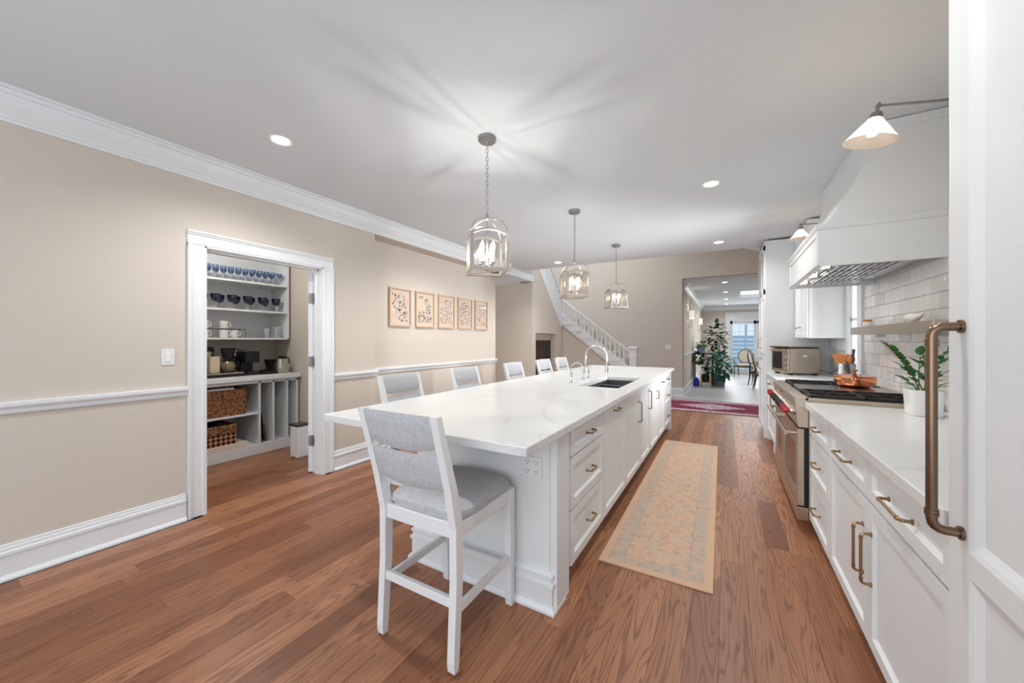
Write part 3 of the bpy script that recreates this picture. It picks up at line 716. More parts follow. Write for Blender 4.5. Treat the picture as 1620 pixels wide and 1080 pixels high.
# small filter faucet
sf = thing('filter_faucet', (-1.34, 3.48, .915), 'small chrome gooseneck filter tap beside the tall bridge faucet', 'faucet')
gx, gy = -1.34, 3.48
b = M().lathe([(0,.915),(.022,.915),(.022,.921),(.013,.93),(.012,.975),(.015,.98),(.013,.995),(0,.998)], (gx,gy,0), 12)
b.build('body', CHROME, sf, smooth=True)
M().tube([(gx,gy,.99),(gx,gy,1.06)]+arc((gx+.065,gy,1.06), .065, pi, .1, 10, (1,0,0), (0,0,1)), .0065, 8).build('spout', CHROME, sf, smooth=True)
M().tube([(gx,gy,.975),(gx,gy+.03,.985),(gx,gy+.045,1.02)], .004, 6).build('lever', CHROME, sf, smooth=True)

# ------------------------------------------------------------ BAR STOOLS
def make_stool(label):
    t = thing('bar_stool', (0,0,0), label, 'bar stool')
    hw = .2225; lw = .036
    def leg(x, pts, m=STOOLW):
        mb = M()
        for (a, b_) in zip(pts[:-1], pts[1:]):
            (y0, z0, d0), (y1, z1, d1) = a, b_
            mb.hexa([(x-lw/2,y0-d0/2,z0),(x+lw/2,y0-d0/2,z0),(x+lw/2,y0+d0/2,z0),(x-lw/2,y0+d0/2,z0)],
                    [(x-lw/2,y1-d1/2,z1),(x+lw/2,y1-d1/2,z1),(x+lw/2,y1+d1/2,z1),(x-lw/2,y1+d1/2,z1)])
        return mb.build('leg', m, t)
    for s in (-1, 1):
        leg(s*(hw-lw/2), [(-.245,.012,.026),(-.245,.05,.034),(-.225,.36,.042),(-.225,.58,.046),(-.262,.75,.042),(-.352,1.055,.03)])
        leg(s*(hw-lw/2), [(.212,0,.024),(.212,.03,.032),(.206,.595,.044)])
    a = M()
    a.box(-hw+.03, hw-.03, -.236, -.214, .535, .597).box(-hw+.03, hw-.03, .2, .236, .53, .592)
    for s in (-1, 1): a.box(s*(hw-.006), s*(hw-.03), -.215, .22, .533, .594)
    a.build('seat_frame', STOOLW, t, bevel=.002)
    # stretchers
    M().box(-hw+.03, hw-.03, -.242, -.222, .255, .295).build('stretcher', STOOLW, t, bevel=.002)
    M().box(-hw+.03, hw-.03, .208, .228, .17, .205).build('stretcher', STOOLW, t, bevel=.002)
    for s in (-1, 1): M().box(s*(hw-.008), s*(hw-.028), -.23, .22, .225, .262).build('stretcher', STOOLW, t, bevel=.002)
    # seat cushion: rounded slab
    mb = M(); n = 12; rows = []
    for (ins, z) in ((.0,.597),(-.006,.612),(-.002,.632),(.02,.648),(.07,.656),(.16,.660)):
        ring = []
        for k in range(4*n):
            u = k/(4*n)*2*pi
            ex = 5
            cu, su = cos(u), sin(u)
            px = (abs(cu)**(2/ex))*(1 if cu >= 0 else -1)*(hw-.002-ins)
            py = (abs(su)**(2/ex))*(1 if su >= 0 else -1)*(.232-ins)
            ring.append((px, py+.008, z))
        rows.append(ring)
    vs = [p for r in rows for p in r]; K = 4*n
    fs = [(i*K+k, i*K+(k+1) % K, (i+1)*K+(k+1) % K, (i+1)*K+k) for i in range(len(rows)-1) for k in range(K)]
    fs += [tuple(range(K))[::-1], tuple((len(rows)-1)*K+k for k in range(K))]
    mb.add(vs, fs); mb.build('seat', FAB, t, smooth=True)
    # back pads
    def pad(z0, z1, bow):
        mb = M(); nu, nv = 12, 6; W2 = hw-.034; fr_, bk = [], []
        for j in range(nv+1):
            for i in range(nu+1):
                u = -1+2*i/nu; v = j/nv
                zz = z0+(z1-z0)*v + (-(1-u*u)*bow if v < .5 else 0)*(1-2*v if v < .5 else 0)+ (.006*(1-u*u)*(2*v-1) if v > .5 else 0)
                yy = -.262-(zz-.75)*.295
                crv = -.022*(1-u*u)
                edge = min(1, min(v, 1-v)*5)**.5*.7+.3
                fr_.append((u*W2, yy+crv+.018*edge, zz)); bk.append((u*W2, yy+crv-.016*edge, zz))
        vs = fr_+bk; o_ = len(fr_); w_ = nu+1; fs = []
        for j in range(nv):
            for i in range(nu):
                a_ = j*w_+i; fs.append((a_, a_+1, a_+w_+1, a_+w_)); fs.append((o_+a_, o_+a_+w_, o_+a_+w_+1, o_+a_+1))
        for i in range(nu):
            fs.append((i, o_+i, o_+i+1, i+1)); a_ = nv*w_+i; fs.append((a_, a_+1, o_+a_+1, o_+a_))
        for j in range(nv):
            a_ = j*w_; fs.append((a_, a_+w_, o_+a_+w_, o_+a_)); a_ = j*w_+nu; fs.append((a_, o_+a_, o_+a_+w_, a_+w_))
        mb.add(vs, fs); return mb.build('backrest', FAB, t, smooth=True)
    pad(.918, 1.052, .02); pad(.742, .882, .012)
    return t
st = make_stool('white bar stool with grey fabric seat at the near end of the island')
st['group'] = 'bar stools around the island'
names = ['white bar stool on the far side of the island nearest the pantry doorway',
         'white bar stool below the second and third botanical prints',
         'white bar stool by the outer corner of the recessed wall',
         'white bar stool in front of the fireplace niche',
         'white bar stool farthest away, behind the small filter tap']
for (y, rz, nm) in zip((2.22, 3.10, 4.14, 5.05, 5.74), (-90, -91, -89, -90, -90), names):
    c = copy_tree(st); c.location = (-2.05, y, 0); c.rotation_euler = (0, 0, radians(rz)); c['label'] = nm
st.location = (-1.157, 1.405, 0); st.rotation_euler = (0, 0, radians(.5))

# ------------------------------------------------------------ LANTERN PENDANTS
def make_pendant(label):
    t = thing('lantern_pendant', (0,0,0), label, 'pendant light', 'lantern pendants above the island')
    a = .118; zb = -.93; zp = -.685; za = -.65
    M().lathe([(0,0),(.062,0),(.062,-.022),(.055,-.03),(.012,-.034),(.008,-.045),(0,-.045)], seg=24).build('canopy', NICKELD, t, smooth=True)
    ch = M(); z = -.045; k = 0
    while z > -.53:
        L_ = .034; cz = z-L_/2
        u = (1,0,0) if k % 2 else (0,1,0)
        pts = []
        for i in range(12):
            an = 2*pi*i/12; pts.append((u[0]*.008*cos(an), u[1]*.008*cos(an), cz+(L_/2)*sin(an)))
        ch.tube(pts, .0022, 5, closed=True); z -= L_-.006; k += 1
    ch.build('chain', NICKELD, t)
    fr = M(); pw = .011
    for sx in (-1,1):
        for sy in (-1,1): fr.box(sx*a-pw, sx*a+pw, sy*a-pw, sy*a+pw, zb, zp)
    for s in (-1,1):
        fr.box(-a, a, s*a-.009, s*a+.009, zb, zb+.018).box(s*a-.009, s*a+.009, -a, a, zb, zb+.018)
        # arched tops
        n = 8
        for i in range(n):
            u0, u1 = -1+2*i/n, -1+2*(i+1)/n
            z0, z1 = zp+.035*(1-u0*u0), zp+.035*(1-u1*u1)
            for horiz in (0,1):
                def P(u, z, d, e): return (u*a, s*a+d, z+e) if horiz == 0 else (s*a+d, u*a, z+e)
                fr.hexa([P(u0,z0,-.008,-.016),P(u0,z0,.008,-.016),P(u0,z0,.008,0),P(u0,z0,-.008,0)],[P(u1,z1,-.008,-.016),P(u1,z1,.008,-.016),P(u1,z1,.008,0),P(u1,z1,-.008,0)])
        fr.box(-a-.02, a+.02, s*(a+.008), s*(a+.02), zb-.004, zb+.004)
    for q in ((1,1),(1,-1)):
        fr.tube([(q[0]*a,q[1]*a,zb+.004),(-q[0]*a,-q[1]*a,zb+.004)], .004, 6)
    fr.build('frame', NICKEL, t)
    hp = M()
    for q in ((1,1),(1,-1)):
        r = a*1.414; pts = []
        for i in range(17):
            an = pi*i/16; rr = r*cos(an); pts.append((q[0]*rr/1.414, q[1]*rr/1.414, zp+.125*sin(an)**.9 if 0 < i < 16 else zp))
        hp.tube(pts, .0042, 8)
    hp.lathe([(0,-.548),(.012,-.55),(.014,-.56),(.006,-.57),(0,-.572)], seg=10)
    hp.tube([(0,0,-.53),(0,0,-.56)], .004, 6)
    hp.build('hoop', NICKEL, t, smooth=True)
    for k in range(4):
        n = 10; g = []
        for i in range(n+1):
            u = -1+2*i/n; g.append((u*(a-.006), zp-.012+.035*(1-u*u)))
        prof = [(-(a-.006), zb+.012), (a-.006, zb+.012)]+[(p[0], p[1]) for p in reversed(g)]
        mb = M().prism(prof, 'x' if k < 2 else 'y', (-1 if k % 2 else 1)*(a-.0015), (-1 if k % 2 else 1)*(a+.0015))
        mb.build('glass_pane', LANTG, t)
    M().tube([(0,0,-.572),(0,0,zb+.05)], .005, 8).lathe([(0,zb+.03),(.008,zb+.035),(.018,zb+.05),(.012,zb+.065),(0,zb+.07)], seg=12).build('centre_rod', NICKEL, t, smooth=True)
    for k in range(4):
        an = pi/4+k*pi/2; cx, cy = .052*cos(an), .052*sin(an)
        c = M().tube([(0,0,zb+.05),(cx*.6,cy*.6,zb+.035),(cx,cy,zb+.06)], .0035, 6).lathe([(0,zb+.055),(.018,zb+.06),(.02,zb+.066),(.01,zb+.07)], (cx,cy,0), 12)
        co = c.build('candle_arm', NICKEL, t, smooth=True)
        M().lathe([(0,zb+.066),(.011,zb+.066),(.011,zb+.145),(0,zb+.146)], (cx,cy,0), 12).build('candle_sleeve', PORC, co, smooth=True)
        M().lathe([(0,zb+.146),(.008,zb+.148),(.013,zb+.165),(.013,zb+.18),(.007,zb+.2),(.001,zb+.215)], (cx,cy,0), 10).build('bulb', BULB, co, smooth=True)
    return t
pd = make_pendant('nearest glass lantern pendant hanging over the island')
P_LOC = [(-1.42, 2.10), (-1.405, 3.753), (-1.38, 5.40)]
for i, (x_, y_) in enumerate(P_LOC[1:]):
    c = copy_tree(pd); c.location = (x_, y_, CZ); c.rotation_euler = (0,0,radians([37,34][i]))
    c['label'] = ['middle glass lantern pendant of the row of three', 'farthest glass lantern pendant, hanging before the staircase wall'][i]
pd.location = (P_LOC[0][0], P_LOC[0][1], CZ); pd.rotation_euler = (0,0,radians(43))
for (x_, y_) in P_LOC:
    for k in range(4):
        an = pi/4+k*pi/2+radians(30)
        point('lantern_bulb_light', (x_+.052*cos(an), y_+.052*sin(an), CZ-.755), 8, .009)

# recessed downlights
def can(x_, y_, z_, label, e=9, r=.055):
    t = thing('recessed_downlight', (x_, y_, z_), label, 'ceiling light', 'recessed downlights')
    M().lathe([(r,z_-.001),(r+.016,z_-.006),(r+.018,z_),(r,z_)], (x_,y_,0), 24, cap=False).build('trim_ring', PORC, t, smooth=True)
    M().lathe([(0,z_-.002),(r,z_-.002),(r,z_-.0005),(0,z_-.0005)], (x_,y_,0), 20).build('lens', CANL, t)
    d = bpy.data.lights.new('downlight', 'SPOT'); d.energy = e;  d.spot_size = radians(150); d.spot_blend = .8; d.shadow_soft_size = .05; d.color = (1,.98,.94)
    o = bpy.data.objects.new('downlight', d); COL.objects.link(o); o.location = (x_, y_, z_-.02)
for a_ in [(-2.684,1.404,'recessed downlight in the ceiling near the pantry doorway'),(-.112,3.728,'recessed downlight in the ceiling right of the first two pendants'),
           (-.086,5.995,'recessed downlight in the ceiling near the far edge, by the tall cabinet'),(-2.596,6.108,'recessed downlight in the ceiling behind the middle pendant'),
           (-2.64,3.75,'recessed downlight seen through the glass of the nearest lantern'),(-.112,1.4,'recessed downlight above the near walkway')]:
    can(a_[0], a_[1], CZ, a_[2], 40 if a_[1] == 1.4 else (110 if a_[0] < -2 and a_[1] > 3 else 70))
for k, (x_, y_) in enumerate(((-.02,10.2),(0,12.3),(.02,14.4),(.02,16.4))):
    can(x_, y_, 2.74, ['nearest','second','third','farthest'][k]+' of the four downlights in the far room ceiling', 25)
area('side_window_light', (1.13, 5.0, 1.6), (1.2, .16), 26, (0, radians(90), 0), (.95,.975,1), radians(88))
point('pantry_ceiling_light', (-4.35, 1.6, 2.5), 26, .08, (1,.95,.88))

# ------------------------------------------------------------ RIGHT SIDE RUN
TX = 1.17
# counter tops
o = M().box(.478, TX-.012, 1.36, 3.235, .875, .915).build('countertop', QUARTZ, at=(.82,2.3,.875), bevel=.003)
tag(o, 'white quartz worktop between the fridge and the range', 'countertop')
o = M().box(.478, TX-.012, 4.56, 6.14, .875, .915).build('countertop', QUARTZ, at=(.82,5.3,.875), bevel=.003)
tag(o, 'white quartz worktop beyond the range under the toaster oven', 'countertop')
CF = .52
def carcass(t, y0, y1):
    M().box(CF, TX-.01, y0, y1, .10, .875).box(CF+.06, TX-.05, y0+.002, y1-.002, 0, .10).build('body', CAB, t)
dc = thing('drawer_cabinet', (.85,2.94,0), 'white three drawer base cabinet right next to the range', 'cabinet')
carcass(dc, 2.665, 3.232)
for (z0, z1) in ((.70,.868),(.42,.695),(.115,.415)): drawer(dc, 'drawer', CF, 2.675, 3.225, z0, z1, -1, hl=.13, hz=(z0+z1)/2)
bc = thing('base_cabinet', (.85,2.0,0), 'white base cabinet with two doors and two drawers beside the fridge', 'cabinet')
carcass(bc, 1.362, 2.66)
drawer(bc, 'drawer', CF, 2.025, 2.655, .70, .868, -1, hl=.19)
drawer(bc, 'drawer', CF, 1.372, 2.02, .70, .868, -1, hl=.19)
drawer(bc, 'door', CF, 2.025, 2.655, .115, .69, -1, hl=.20, vertical=(2.075, .475))
drawer(bc, 'door', CF, 1.372, 2.02, .115, .69, -1, hl=.20, vertical=(1.975, .475))
b2 = thing('base_cabinet', (.85,5.3,0), 'white base cabinet beyond the range below the toaster oven', 'cabinet')
carcass(b2, 4.562, 6.14)
for (y0, y1) in ((4.57,5.35),(5.355,6.135)):
    drawer(b2, 'drawer', CF, y0, y1, .70, .868, -1, hl=.12); drawer(b2, 'door', CF, y0, y1, .115, .69, -1, hl=.14, vertical=(y0+.06,.6))
M().box(CF-.02, CF+.05, 5.35, 5.42, 0, .1).box(CF-.02,CF+.05,6.07,6.138,0,.1).build('foot', CAB, b2)

# fridge
fr_ = thing('panelled_fridge', (.82,.5,0), 'tall white panelled fridge door close on the right with a long bronze handle', 'fridge')
M().box(.495, TX-.01, -.55, 1.352, .0, 2.70).build('body', CAB, fr_, bevel=.002)
M().box(.485, .52, 1.325, 1.352, .0, 2.70).build('side_stile', CAB, fr_, bevel=.002)
def panel_door(parent, xf_, y0, y1, z0, z1, splits, st=.085, nx=-1, t=.02):
    """one slab with several recessed moulded panels; splits = list of (za, zb)"""
    mb = M()
    mb.box(xf_, xf_+nx*t*.35, y0, y1, z0, z1)
    mb.box(xf_, xf_+nx*t, y0, y0+st, z0, z1).box(xf_, xf_+nx*t, y1-st, y1, z0, z1)
    zs = [z0]+[v for s in splits for v in s]+[z1]
    for i in range(0, len(zs), 2): mb.box(xf_, xf_+nx*t, y0+st, y1-st, zs[i], zs[i+1])
    for (za, zb_) in splits:
        ya, yb = y0+st, y1-st; m_ = .03
        for (q0, q1, x0_, x1_) in ((0,.012,t,t-.004),(.012,m_,t-.004,.35*t)):
            A=[(ya+q0,za+q0),(yb-q0,za+q0),(yb-q0,zb_-q0),(ya+q0,zb_-q0)]; Bq=[(ya+q1,za+q1),(yb-q1,za+q1),(yb-q1,zb_-q1),(ya+q1,zb_-q1)]
            v=[(xf_+nx*x0_,p[0],p[1]) for p in A]+[(xf_+nx*x1_,p[0],p[1]) for p in Bq]
            mb.add(v,[(k,(k+1)%4,4+(k+1)%4,4+k) for k in range(4)])
    return mb
d = panel_door(fr_, .495, .42, 1.322, .1, 2.66, [(.17,.81),(.865,2.58)]).build('door', CAB, fr_)
d2 = panel_door(fr_, .495, -.5, .415, .1, 2.66, [(.17,.81),(.865,2.58)]).build('door', CAB, fr_)
def tubehandle(y, z0, z1, xs):
    b = M(); so=.05; e=.022; r=.0105
    pts=[(xs,y,z0),(xs-so+e,y,z0)]+[(xs-so+e-e*sin(a*pi/8),y,z0+e-e*cos(a*pi/8)) for a in range(1,5)]
    top=[(p[0],p[1],z0+z1-p[2]) for p in reversed(pts)]
    b.tube(pts+top, r, 12)
    for z in (z0+.034, z0+.042, z1-.034, z1-.042): b.tube([(xs-so,y,z-.003),(xs-so,y,z+.003)], r*1.22, 12)
    for z in (z0,z1): b.tube([(xs,y,z),(xs-.006,y,z)], r*1.5, 12)
    return b
tubehandle(1.262, .898, 1.378, .475).build('handle', BRASSD, d, smooth=True)
tubehandle(.46, .898, 1.378, .475).build('handle', BRASSD, d2, smooth=True)

# tall cabinet
tc_ = thing('tall_cabinet', (.8,6.6,0), 'tall white pantry cabinet with glass top doors at the far end of the run', 'cabinet')
M().box(.475, TX-.01, 6.15, 7.04, .1, 2.69).box(.53,TX-.01,6.15,7.04,0,.1).build('body', CAB, tc_, bevel=.002)
M().box(.465, TX-.01, 6.138, 7.05, 2.66, 2.715).build('cornice', CAB, tc_, bevel=.003)
M().box(.455,.53,6.145,6.2,0,.12).build('foot', CAB, tc_)
for k in range(2):
    y0 = 6.16+k*.44
    for (z0,z1,hz_) in ((.115,1.14,1.0),(1.15,1.98,1.3)):
        drawer(tc_, 'door', .475, y0, y0+.43, z0, z1, -1, hl=.14, vertical=(y0+(.38 if k == 0 else .05), hz_), hm=NICKEL)
    mb = M()
    for (a,b__,c__,d__) in ((y0,y0+.055,1.99,2.65),(y0+.375,y0+.43,1.99,2.65),(y0,y0+.43,1.99,2.05),(y0,y0+.43,2.59,2.65)): mb.box(.455,.475,a,b__,c__,d__)
    gd = mb.build('glass_door', CAB, tc_)
    M().box(.462,.466,y0+.05,y0+.38,2.05,2.59).build('pane', mat('cabinet_glass', (150,152,154), .08), gd)

# wall cabinet
uc = thing('wall_cabinet', (1.0,5.7,1.37), 'white wall cabinet with a small round knob above the toaster oven', 'cabinet')
M().box(.82, TX-.01, 5.30, 6.13, 1.37, 2.69).build('body', CAB, uc, bevel=.002)
M().box(.805, TX-.01, 5.288, 6.135, 2.66, 2.715).build('cornice', CAB, uc, bevel=.003)
for (y0,y1,ky) in ((5.305,5.71,5.67),(5.715,6.125,5.94)):
    mb = M(); front(mb, (.82,y0,1.375), (0,1,0), (-1,0,0), y1-y0, 1.28); dd = mb.build('door', CAB, uc)
    M().lathe([(0,-.028),(.011,-.026),(.013,-.02),(.006,-.012),(.006,0)], (.80,ky,1.50), 12, 'x').build('knob', NICKELD, dd, smooth=True)

# backsplash: grout bed on the wall, tiles one by one
gw = struct('wall_right_tiled', M().box(TX-.012, TX, 1.36, 4.76, .915, 1.90).box(TX-.012, TX, 5.33, 6.14, .915, 1.37), GROUT, label='wall of glazed white running bond tiles')
th, tw = .1045, .206
tb = M(); hy_, hz_ = tw/2-.0013, th/2-.0013
tb.add([(.004,-hy_,-hz_),(.004,hy_,-hz_),(.004,hy_,hz_),(.004,-hy_,hz_),(-.003,-hy_,-hz_),(-.003,hy_,-hz_),(-.003,hy_,hz_),(-.003,-hy_,hz_),
        (-.006,-hy_+.003,-hz_+.003),(-.006,hy_-.003,-hz_+.003),(-.006,hy_-.003,hz_-.003),(-.006,-hy_+.003,hz_-.003)],
       [(0,1,5,4),(1,2,6,5),(2,3,7,6),(3,0,4,7),(4,5,9,8),(5,6,10,9),(6,7,11,10),(7,4,8,11),(8,9,10,11)])
tme = bpy.data.meshes.new('tile'); tme.from_pydata(tb.v, [], tb.f); tme.materials.append(TILE); tme.update()
r_ = 0; z = .915+th/2
while z < 1.9:
    y = 4.755-tw/2-(tw/2 if r_ % 2 else 0)
    if r_ % 2:
        o = bpy.data.objects.new('tile', tme); COL.objects.link(o); o.parent = gw; o.scale = (1,.49,1); o.location = (TX-.013, 4.755-tw/4, z)
    while y > 1.36:
        o = bpy.data.objects.new('tile', tme); COL.objects.link(o); o.parent = gw; o.location = (TX-.013+random.uniform(-.0012,.0012), y, z)
        o.rotation_euler = (0, random.uniform(-.006,.006), random.uniform(-.004,.004)); y -= tw
    if z < 1.33:
        y = 5.44-(tw/2 if r_ % 2 else 0)
        while y < 6.1:
            if y > 5.42:
                o = bpy.data.objects.new('tile', tme); COL.objects.link(o); o.parent = gw; o.location = (TX-.013, y, z)
            y += tw
    z += th; r_ += 1
# window beside the range (casing, sash, panes)
wn = bpy.data.objects.new('window_1', None); COL.objects.link(wn); wn.location = (TX, 5.03, 1.5); wn['kind'] = 'structure'; wn['label'] = 'white cased window strip between the tiles and the wall cabinet'
M().box(TX-.04, TX, 4.765, 4.90, .93, 2.3).box(TX-.04, TX, 5.18, 5.29, .93, 2.3).box(TX-.055,TX,4.765,5.29,.918,.95).box(TX-.04,TX,4.765,5.29,2.2,2.32).build('casing', TRIM, wn, bevel=.003)
M().box(TX-.02, TX-.004, 4.90, 4.93, .95, 2.2).box(TX-.02, TX-.004, 5.15, 5.18, .95, 2.2).box(TX-.02,TX-.004,4.9,5.18,1.55,1.58).build('sash', TRIM, wn)
M().box(TX-.01, TX-.006, 4.93, 5.15, .95, 2.2).build('pane', mat('bright_daylit_pane', (245,248,252), .2, emit=(240,246,255), estr=.8), wn)

# ---------------- RANGE
rg = thing('gas_range', (.8,3.9,0), 'wide stainless gas range with red and black knobs', 'range')
RY0, RY1, RX = 3.242, 4.555, .425
M().box(.50, TX-.015, RY0, RY1, .10, .925).build('body', STEEL, rg, bevel=.002)
M().box(RX+.01, .50, RY0+.004, RY1-.004, .085, .175).box(.56,1.1,RY0+.03,RY1-.03,0,.1).build('kick_panel', STEEL, rg, bevel=.003)
# control panel bullnose
prof = [(.50,.735),(RX+.02,.735),(RX+.012,.745),(RX-.005,.93),(RX+.005,.945),(.50,.945)]
M().prism(prof, 'y', RY0, RY1).build('control_panel', STEEL, rg, bevel=.003)
dk_ = M().box(.47,.50,RY0+.006,RY1-.006,.18,.73); dk_.build('door_gap', BLACK, rg)
for (y0,y1,nm) in ((RY0+.005,4.03,'large'),(4.04,RY1-.005,'small')):
    od = M(); XD = RX+.012
    od.box(XD,.475,y0,y0+.09,.185,.725).box(XD,.475,y1-.09,y1,.185,.725).box(XD,.475,y0+.09,y1-.09,.185,.27).box(XD,.475,y0+.09,y1-.09,.60,.725)
    o_ = od.build('oven_door', STEEL, rg, bevel=.002)
    M().box(XD+.006,.47,y0+.09,y1-.09,.27,.60).build('oven_window', BLACKG, o_)
    hb = M().tube([(XD-.062,y0+.02,.685),(XD-.062,y1-.02,.685)], .014, 12)
    for yy in (y0+.04,y1-.04): hb.tube([(XD,yy,.685),(XD-.062,yy,.685)], .012, 10)
    hb.build('handle', STEEL, o_, smooth=True)
    if nm == 'large': M().box(XD-.004,XD,y0+.13,y0+.21,.215,.235).build('badge', NICKEL, o_)
# knobs
ys = [3.34,3.43,3.52,3.62,3.71,3.80]+[3.93,4.02]+[4.14,4.22,4.30,4.38,4.46]
cols = [REDK]*3+[BLACK]*3+[BLACK]*2+[BLACK]+[REDK]*4
for yy, cm in zip(ys, cols):
    k_ = M().lathe([(.030,0),(.030,-.008),(.024,-.012),(.022,-.026)], (RX+.006,yy,.835), 18, 'x').build('knob_bezel', NICKEL, rg, smooth=True)
    kb = M().lathe([(0,-.066),(.016,-.065),(.018,-.058),(.016,-.03),(.016,-.024)], (RX+.006,yy,.835), 16, 'x')
    kb.box(RX-.064, RX-.03, yy-.006, yy+.006, .813, .857)
    kb.build('knob', cm, k_, smooth=True)
# display
M().box(RX-.003,RX+.006,3.86,4.09,.90,.925).build('display', BLACKG, rg)
# cooktop
M().box(.50, 1.13, RY0+.012, RY1-.012, .925, .932).build('cooktop', STEELC, rg)
M().box(1.10, TX-.016, RY0, RY1, .925, .955).box(.48,1.13,RY0,RY0+.014,.925,.945).box(.48,1.13,RY1-.014,RY1,.925,.945).build('top_rim', STEEL, rg, bevel=.002)
def grate(y0, y1, x0=.52, x1=1.09):
    b = M(); z0, z1 = .946, .962; t = .007
    for xx in (x0, x1): b.box(xx-t, xx+t, y0, y1, z0, z1)
    for yy in (y0+t, y1-t, (y0+y1)/2): b.box(x0, x1, yy-t, yy+t, z0, z1)
    for k in range(1,2): b.box((x0+x1)/2-t,(x0+x1)/2+t,y0,y1,z0,z1)
    for cx in (x0+(x1-x0)*.25, x0+(x1-x0)*.75):
        for cy in (y0+(y1-y0)*.25, y0+(y1-y0)*.75):
            for an in range(4):
                a = pi/4+an*pi/2
                p0 = Vector((cx+.028*cos(a),cy+.028*sin(a),0)); p1 = Vector((cx+.1*cos(a),cy+.1*sin(a),0)); n_ = Vector((-sin(a),cos(a),0))*.005
                b.hexa([tuple(q)[:2]+(z0,) for q in (p0-n_,p1-n_,p1+n_,p0+n_)],[tuple(q)[:2]+(z1,) for q in (p0-n_,p1-n_,p1+n_,p0+n_)])
            b.lathe([(.03,.935),(.034,.94),(.03,.95),(0,.952)], (cx,cy,0), 12)
    for xx in (x0,x1):
        for yy in (y0+.01,y1-.01): b.box(xx-.008,xx+.008,yy-.008,yy+.008,.932,z0)
    return b
grate(RY0+.03, RY0+.45).build('grate', IRON, rg)
grate(RY1-.43, RY1-.03).build('grate', IRON, rg)
# griddle in the middle, steel
M().box(.52,1.09,RY0+.46,RY1-.44,.934,.958).build('griddle', STEELC, rg, bevel=.006)

# copper pan
pn = thing('copper_pan', (.955,4.08,.962), 'lidded copper pan with brass handles on the range', 'pan')
px_, py_, pz = .93, 4.08, .962
M().lathe([(0,pz),(.088,pz),(.112,pz+.008),(.128,pz+.028),(.135,pz+.055),(.133,pz+.078),(.139,pz+.084),(.134,pz+.087),(.128,pz+.08)], (px_,py_,0), 36).build('pan_body', COPPER, pn, smooth=True)
M().lathe([(.133,pz+.084),(.131,pz+.088),(.115,pz+.09),(.08,pz+.097),(.03,pz+.102),(0,pz+.102)], (px_,py_,0), 36).build('lid', COPPER, pn, smooth=True)
M().lathe([(0,pz+.10),(.02,pz+.102),(.008,pz+.11),(.008,pz+.12),(.02,pz+.128),(.018,pz+.14),(0,pz+.144)], (px_,py_,0), 16).build('lid_knob', BRASS, pn, smooth=True)
for s in (-1,1):
    a = radians(60+(180 if s < 0 else 0)); d_ = Vector((cos(a),sin(a),0)); n_ = Vector((-sin(a),cos(a),0)); c_ = Vector((px_,py_,pz+.068))
    M().tube([c_+d_*.128-n_*.035, c_+d_*.152-n_*.035+Vector((0,0,.01)), c_+d_*.152+n_*.035+Vector((0,0,.01)), c_+d_*.128+n_*.035], .006, 8).build('handle', BRASS, pn, smooth=True)

# ---------------- HOOD
hd = thing('range_hood', (.9,3.84,1.84), 'white plaster style range hood with a swept chimney and steel insert', 'range hood')
HY0, HY1, HX = 3.20, 4.50, .552; H0, H1 = 1.845, 2.11
hb = M()
T_=.02
hb.box(HX, HX+T_, HY0, HY1, H0, H1-.02).box(HX+T_+.0005, TX-.02, HY0, HY0+T_, H0, H1-.02).box(HX+T_+.0005, TX-.02, HY1-T_, HY1, H0, H1-.02).box(HX,TX-.02,HY0,HY1,H1-.0195,H1)
hb.build('hood_box', CAB, hd)
mb = M(); front(mb, (HX, HY0+.01, H0+.01), (0,1,0), (-1,0,0), HY1-HY0-.02, H1-H0-.02, t=.012, fr=.04, dep=.008); mb.build('front_panel', CAB, hd)
M().add(*skirt_loop([(0,0),(.012,0),(.02,.012),(.026,.026),(.026,.034),(0,.034)], [(TX-.02,HY0),(HX,HY0),(HX,HY1),(TX-.02,HY1)], [(0,-1),(-1,-1),(-1,1),(0,1)])).xf(Matrix.Translation((0,0,H1-.02))).build('moulding', CAB, hd)
prof = [(TX-.02,H1+.001)]
for i in range(13):
    u = i/12; z = H1+.001+(2.735-H1-.001)*u
    prof.append((HX+.015+(.80-HX-.015)*(1-(1-u)**2.1), z))
prof.append((TX-.02, 2.735))
ch = M().prism(prof, 'y', HY0+.005, HY1-.02)
ch.build('chimney', CAB, hd, smooth=True)
M().add(*skirt_loop([(0,0),(.012,0),(.012,.05),(0,.05)], [(TX-.02,HY0+.005),(.80,HY0+.005),(.80,HY1-.02),(TX-.02,HY1-.02)], [(0,-1),(-1,-1),(-1,1),(0,1)])).xf(Matrix.Translation((0,0,2.685))).build('moulding', CAB, hd)
M().box(HX+T_, TX-.03, HY0+T_, HY1-T_, H0+.035, H0+.045).build('insert_tray', STEELC, hd)
for k in range(4):
    y0 = HY0+.13+k*.27
    g_ = M().box(.66, 1.02, y0, y0+.25, H0+.022, H0+.03)
    for i in range(9): g_.box(.67+i*.039, .685+i*.039, y0+.01, y0+.24, H0+.012, H0+.024)
    g_.build('baffle_filter', STEELC, hd)
for (yy) in (3.42, 3.85, 4.28):
    M().lathe([(0,H0+.02),(.03,H0+.02),(.034,H0+.034),(0,H0+.034)], (.615,yy,0), 14).build('lamp', SCONB, hd)
M().tube([(.59,3.62,H0+.03),(.59,3.62,H0+.015)], .012, 10).build('dial', BLACK, hd)
area('hood_lamp_light', (.64,3.85,H0+.005), (.05,1.0), 2, (0,0,0), (1,.95,.88))

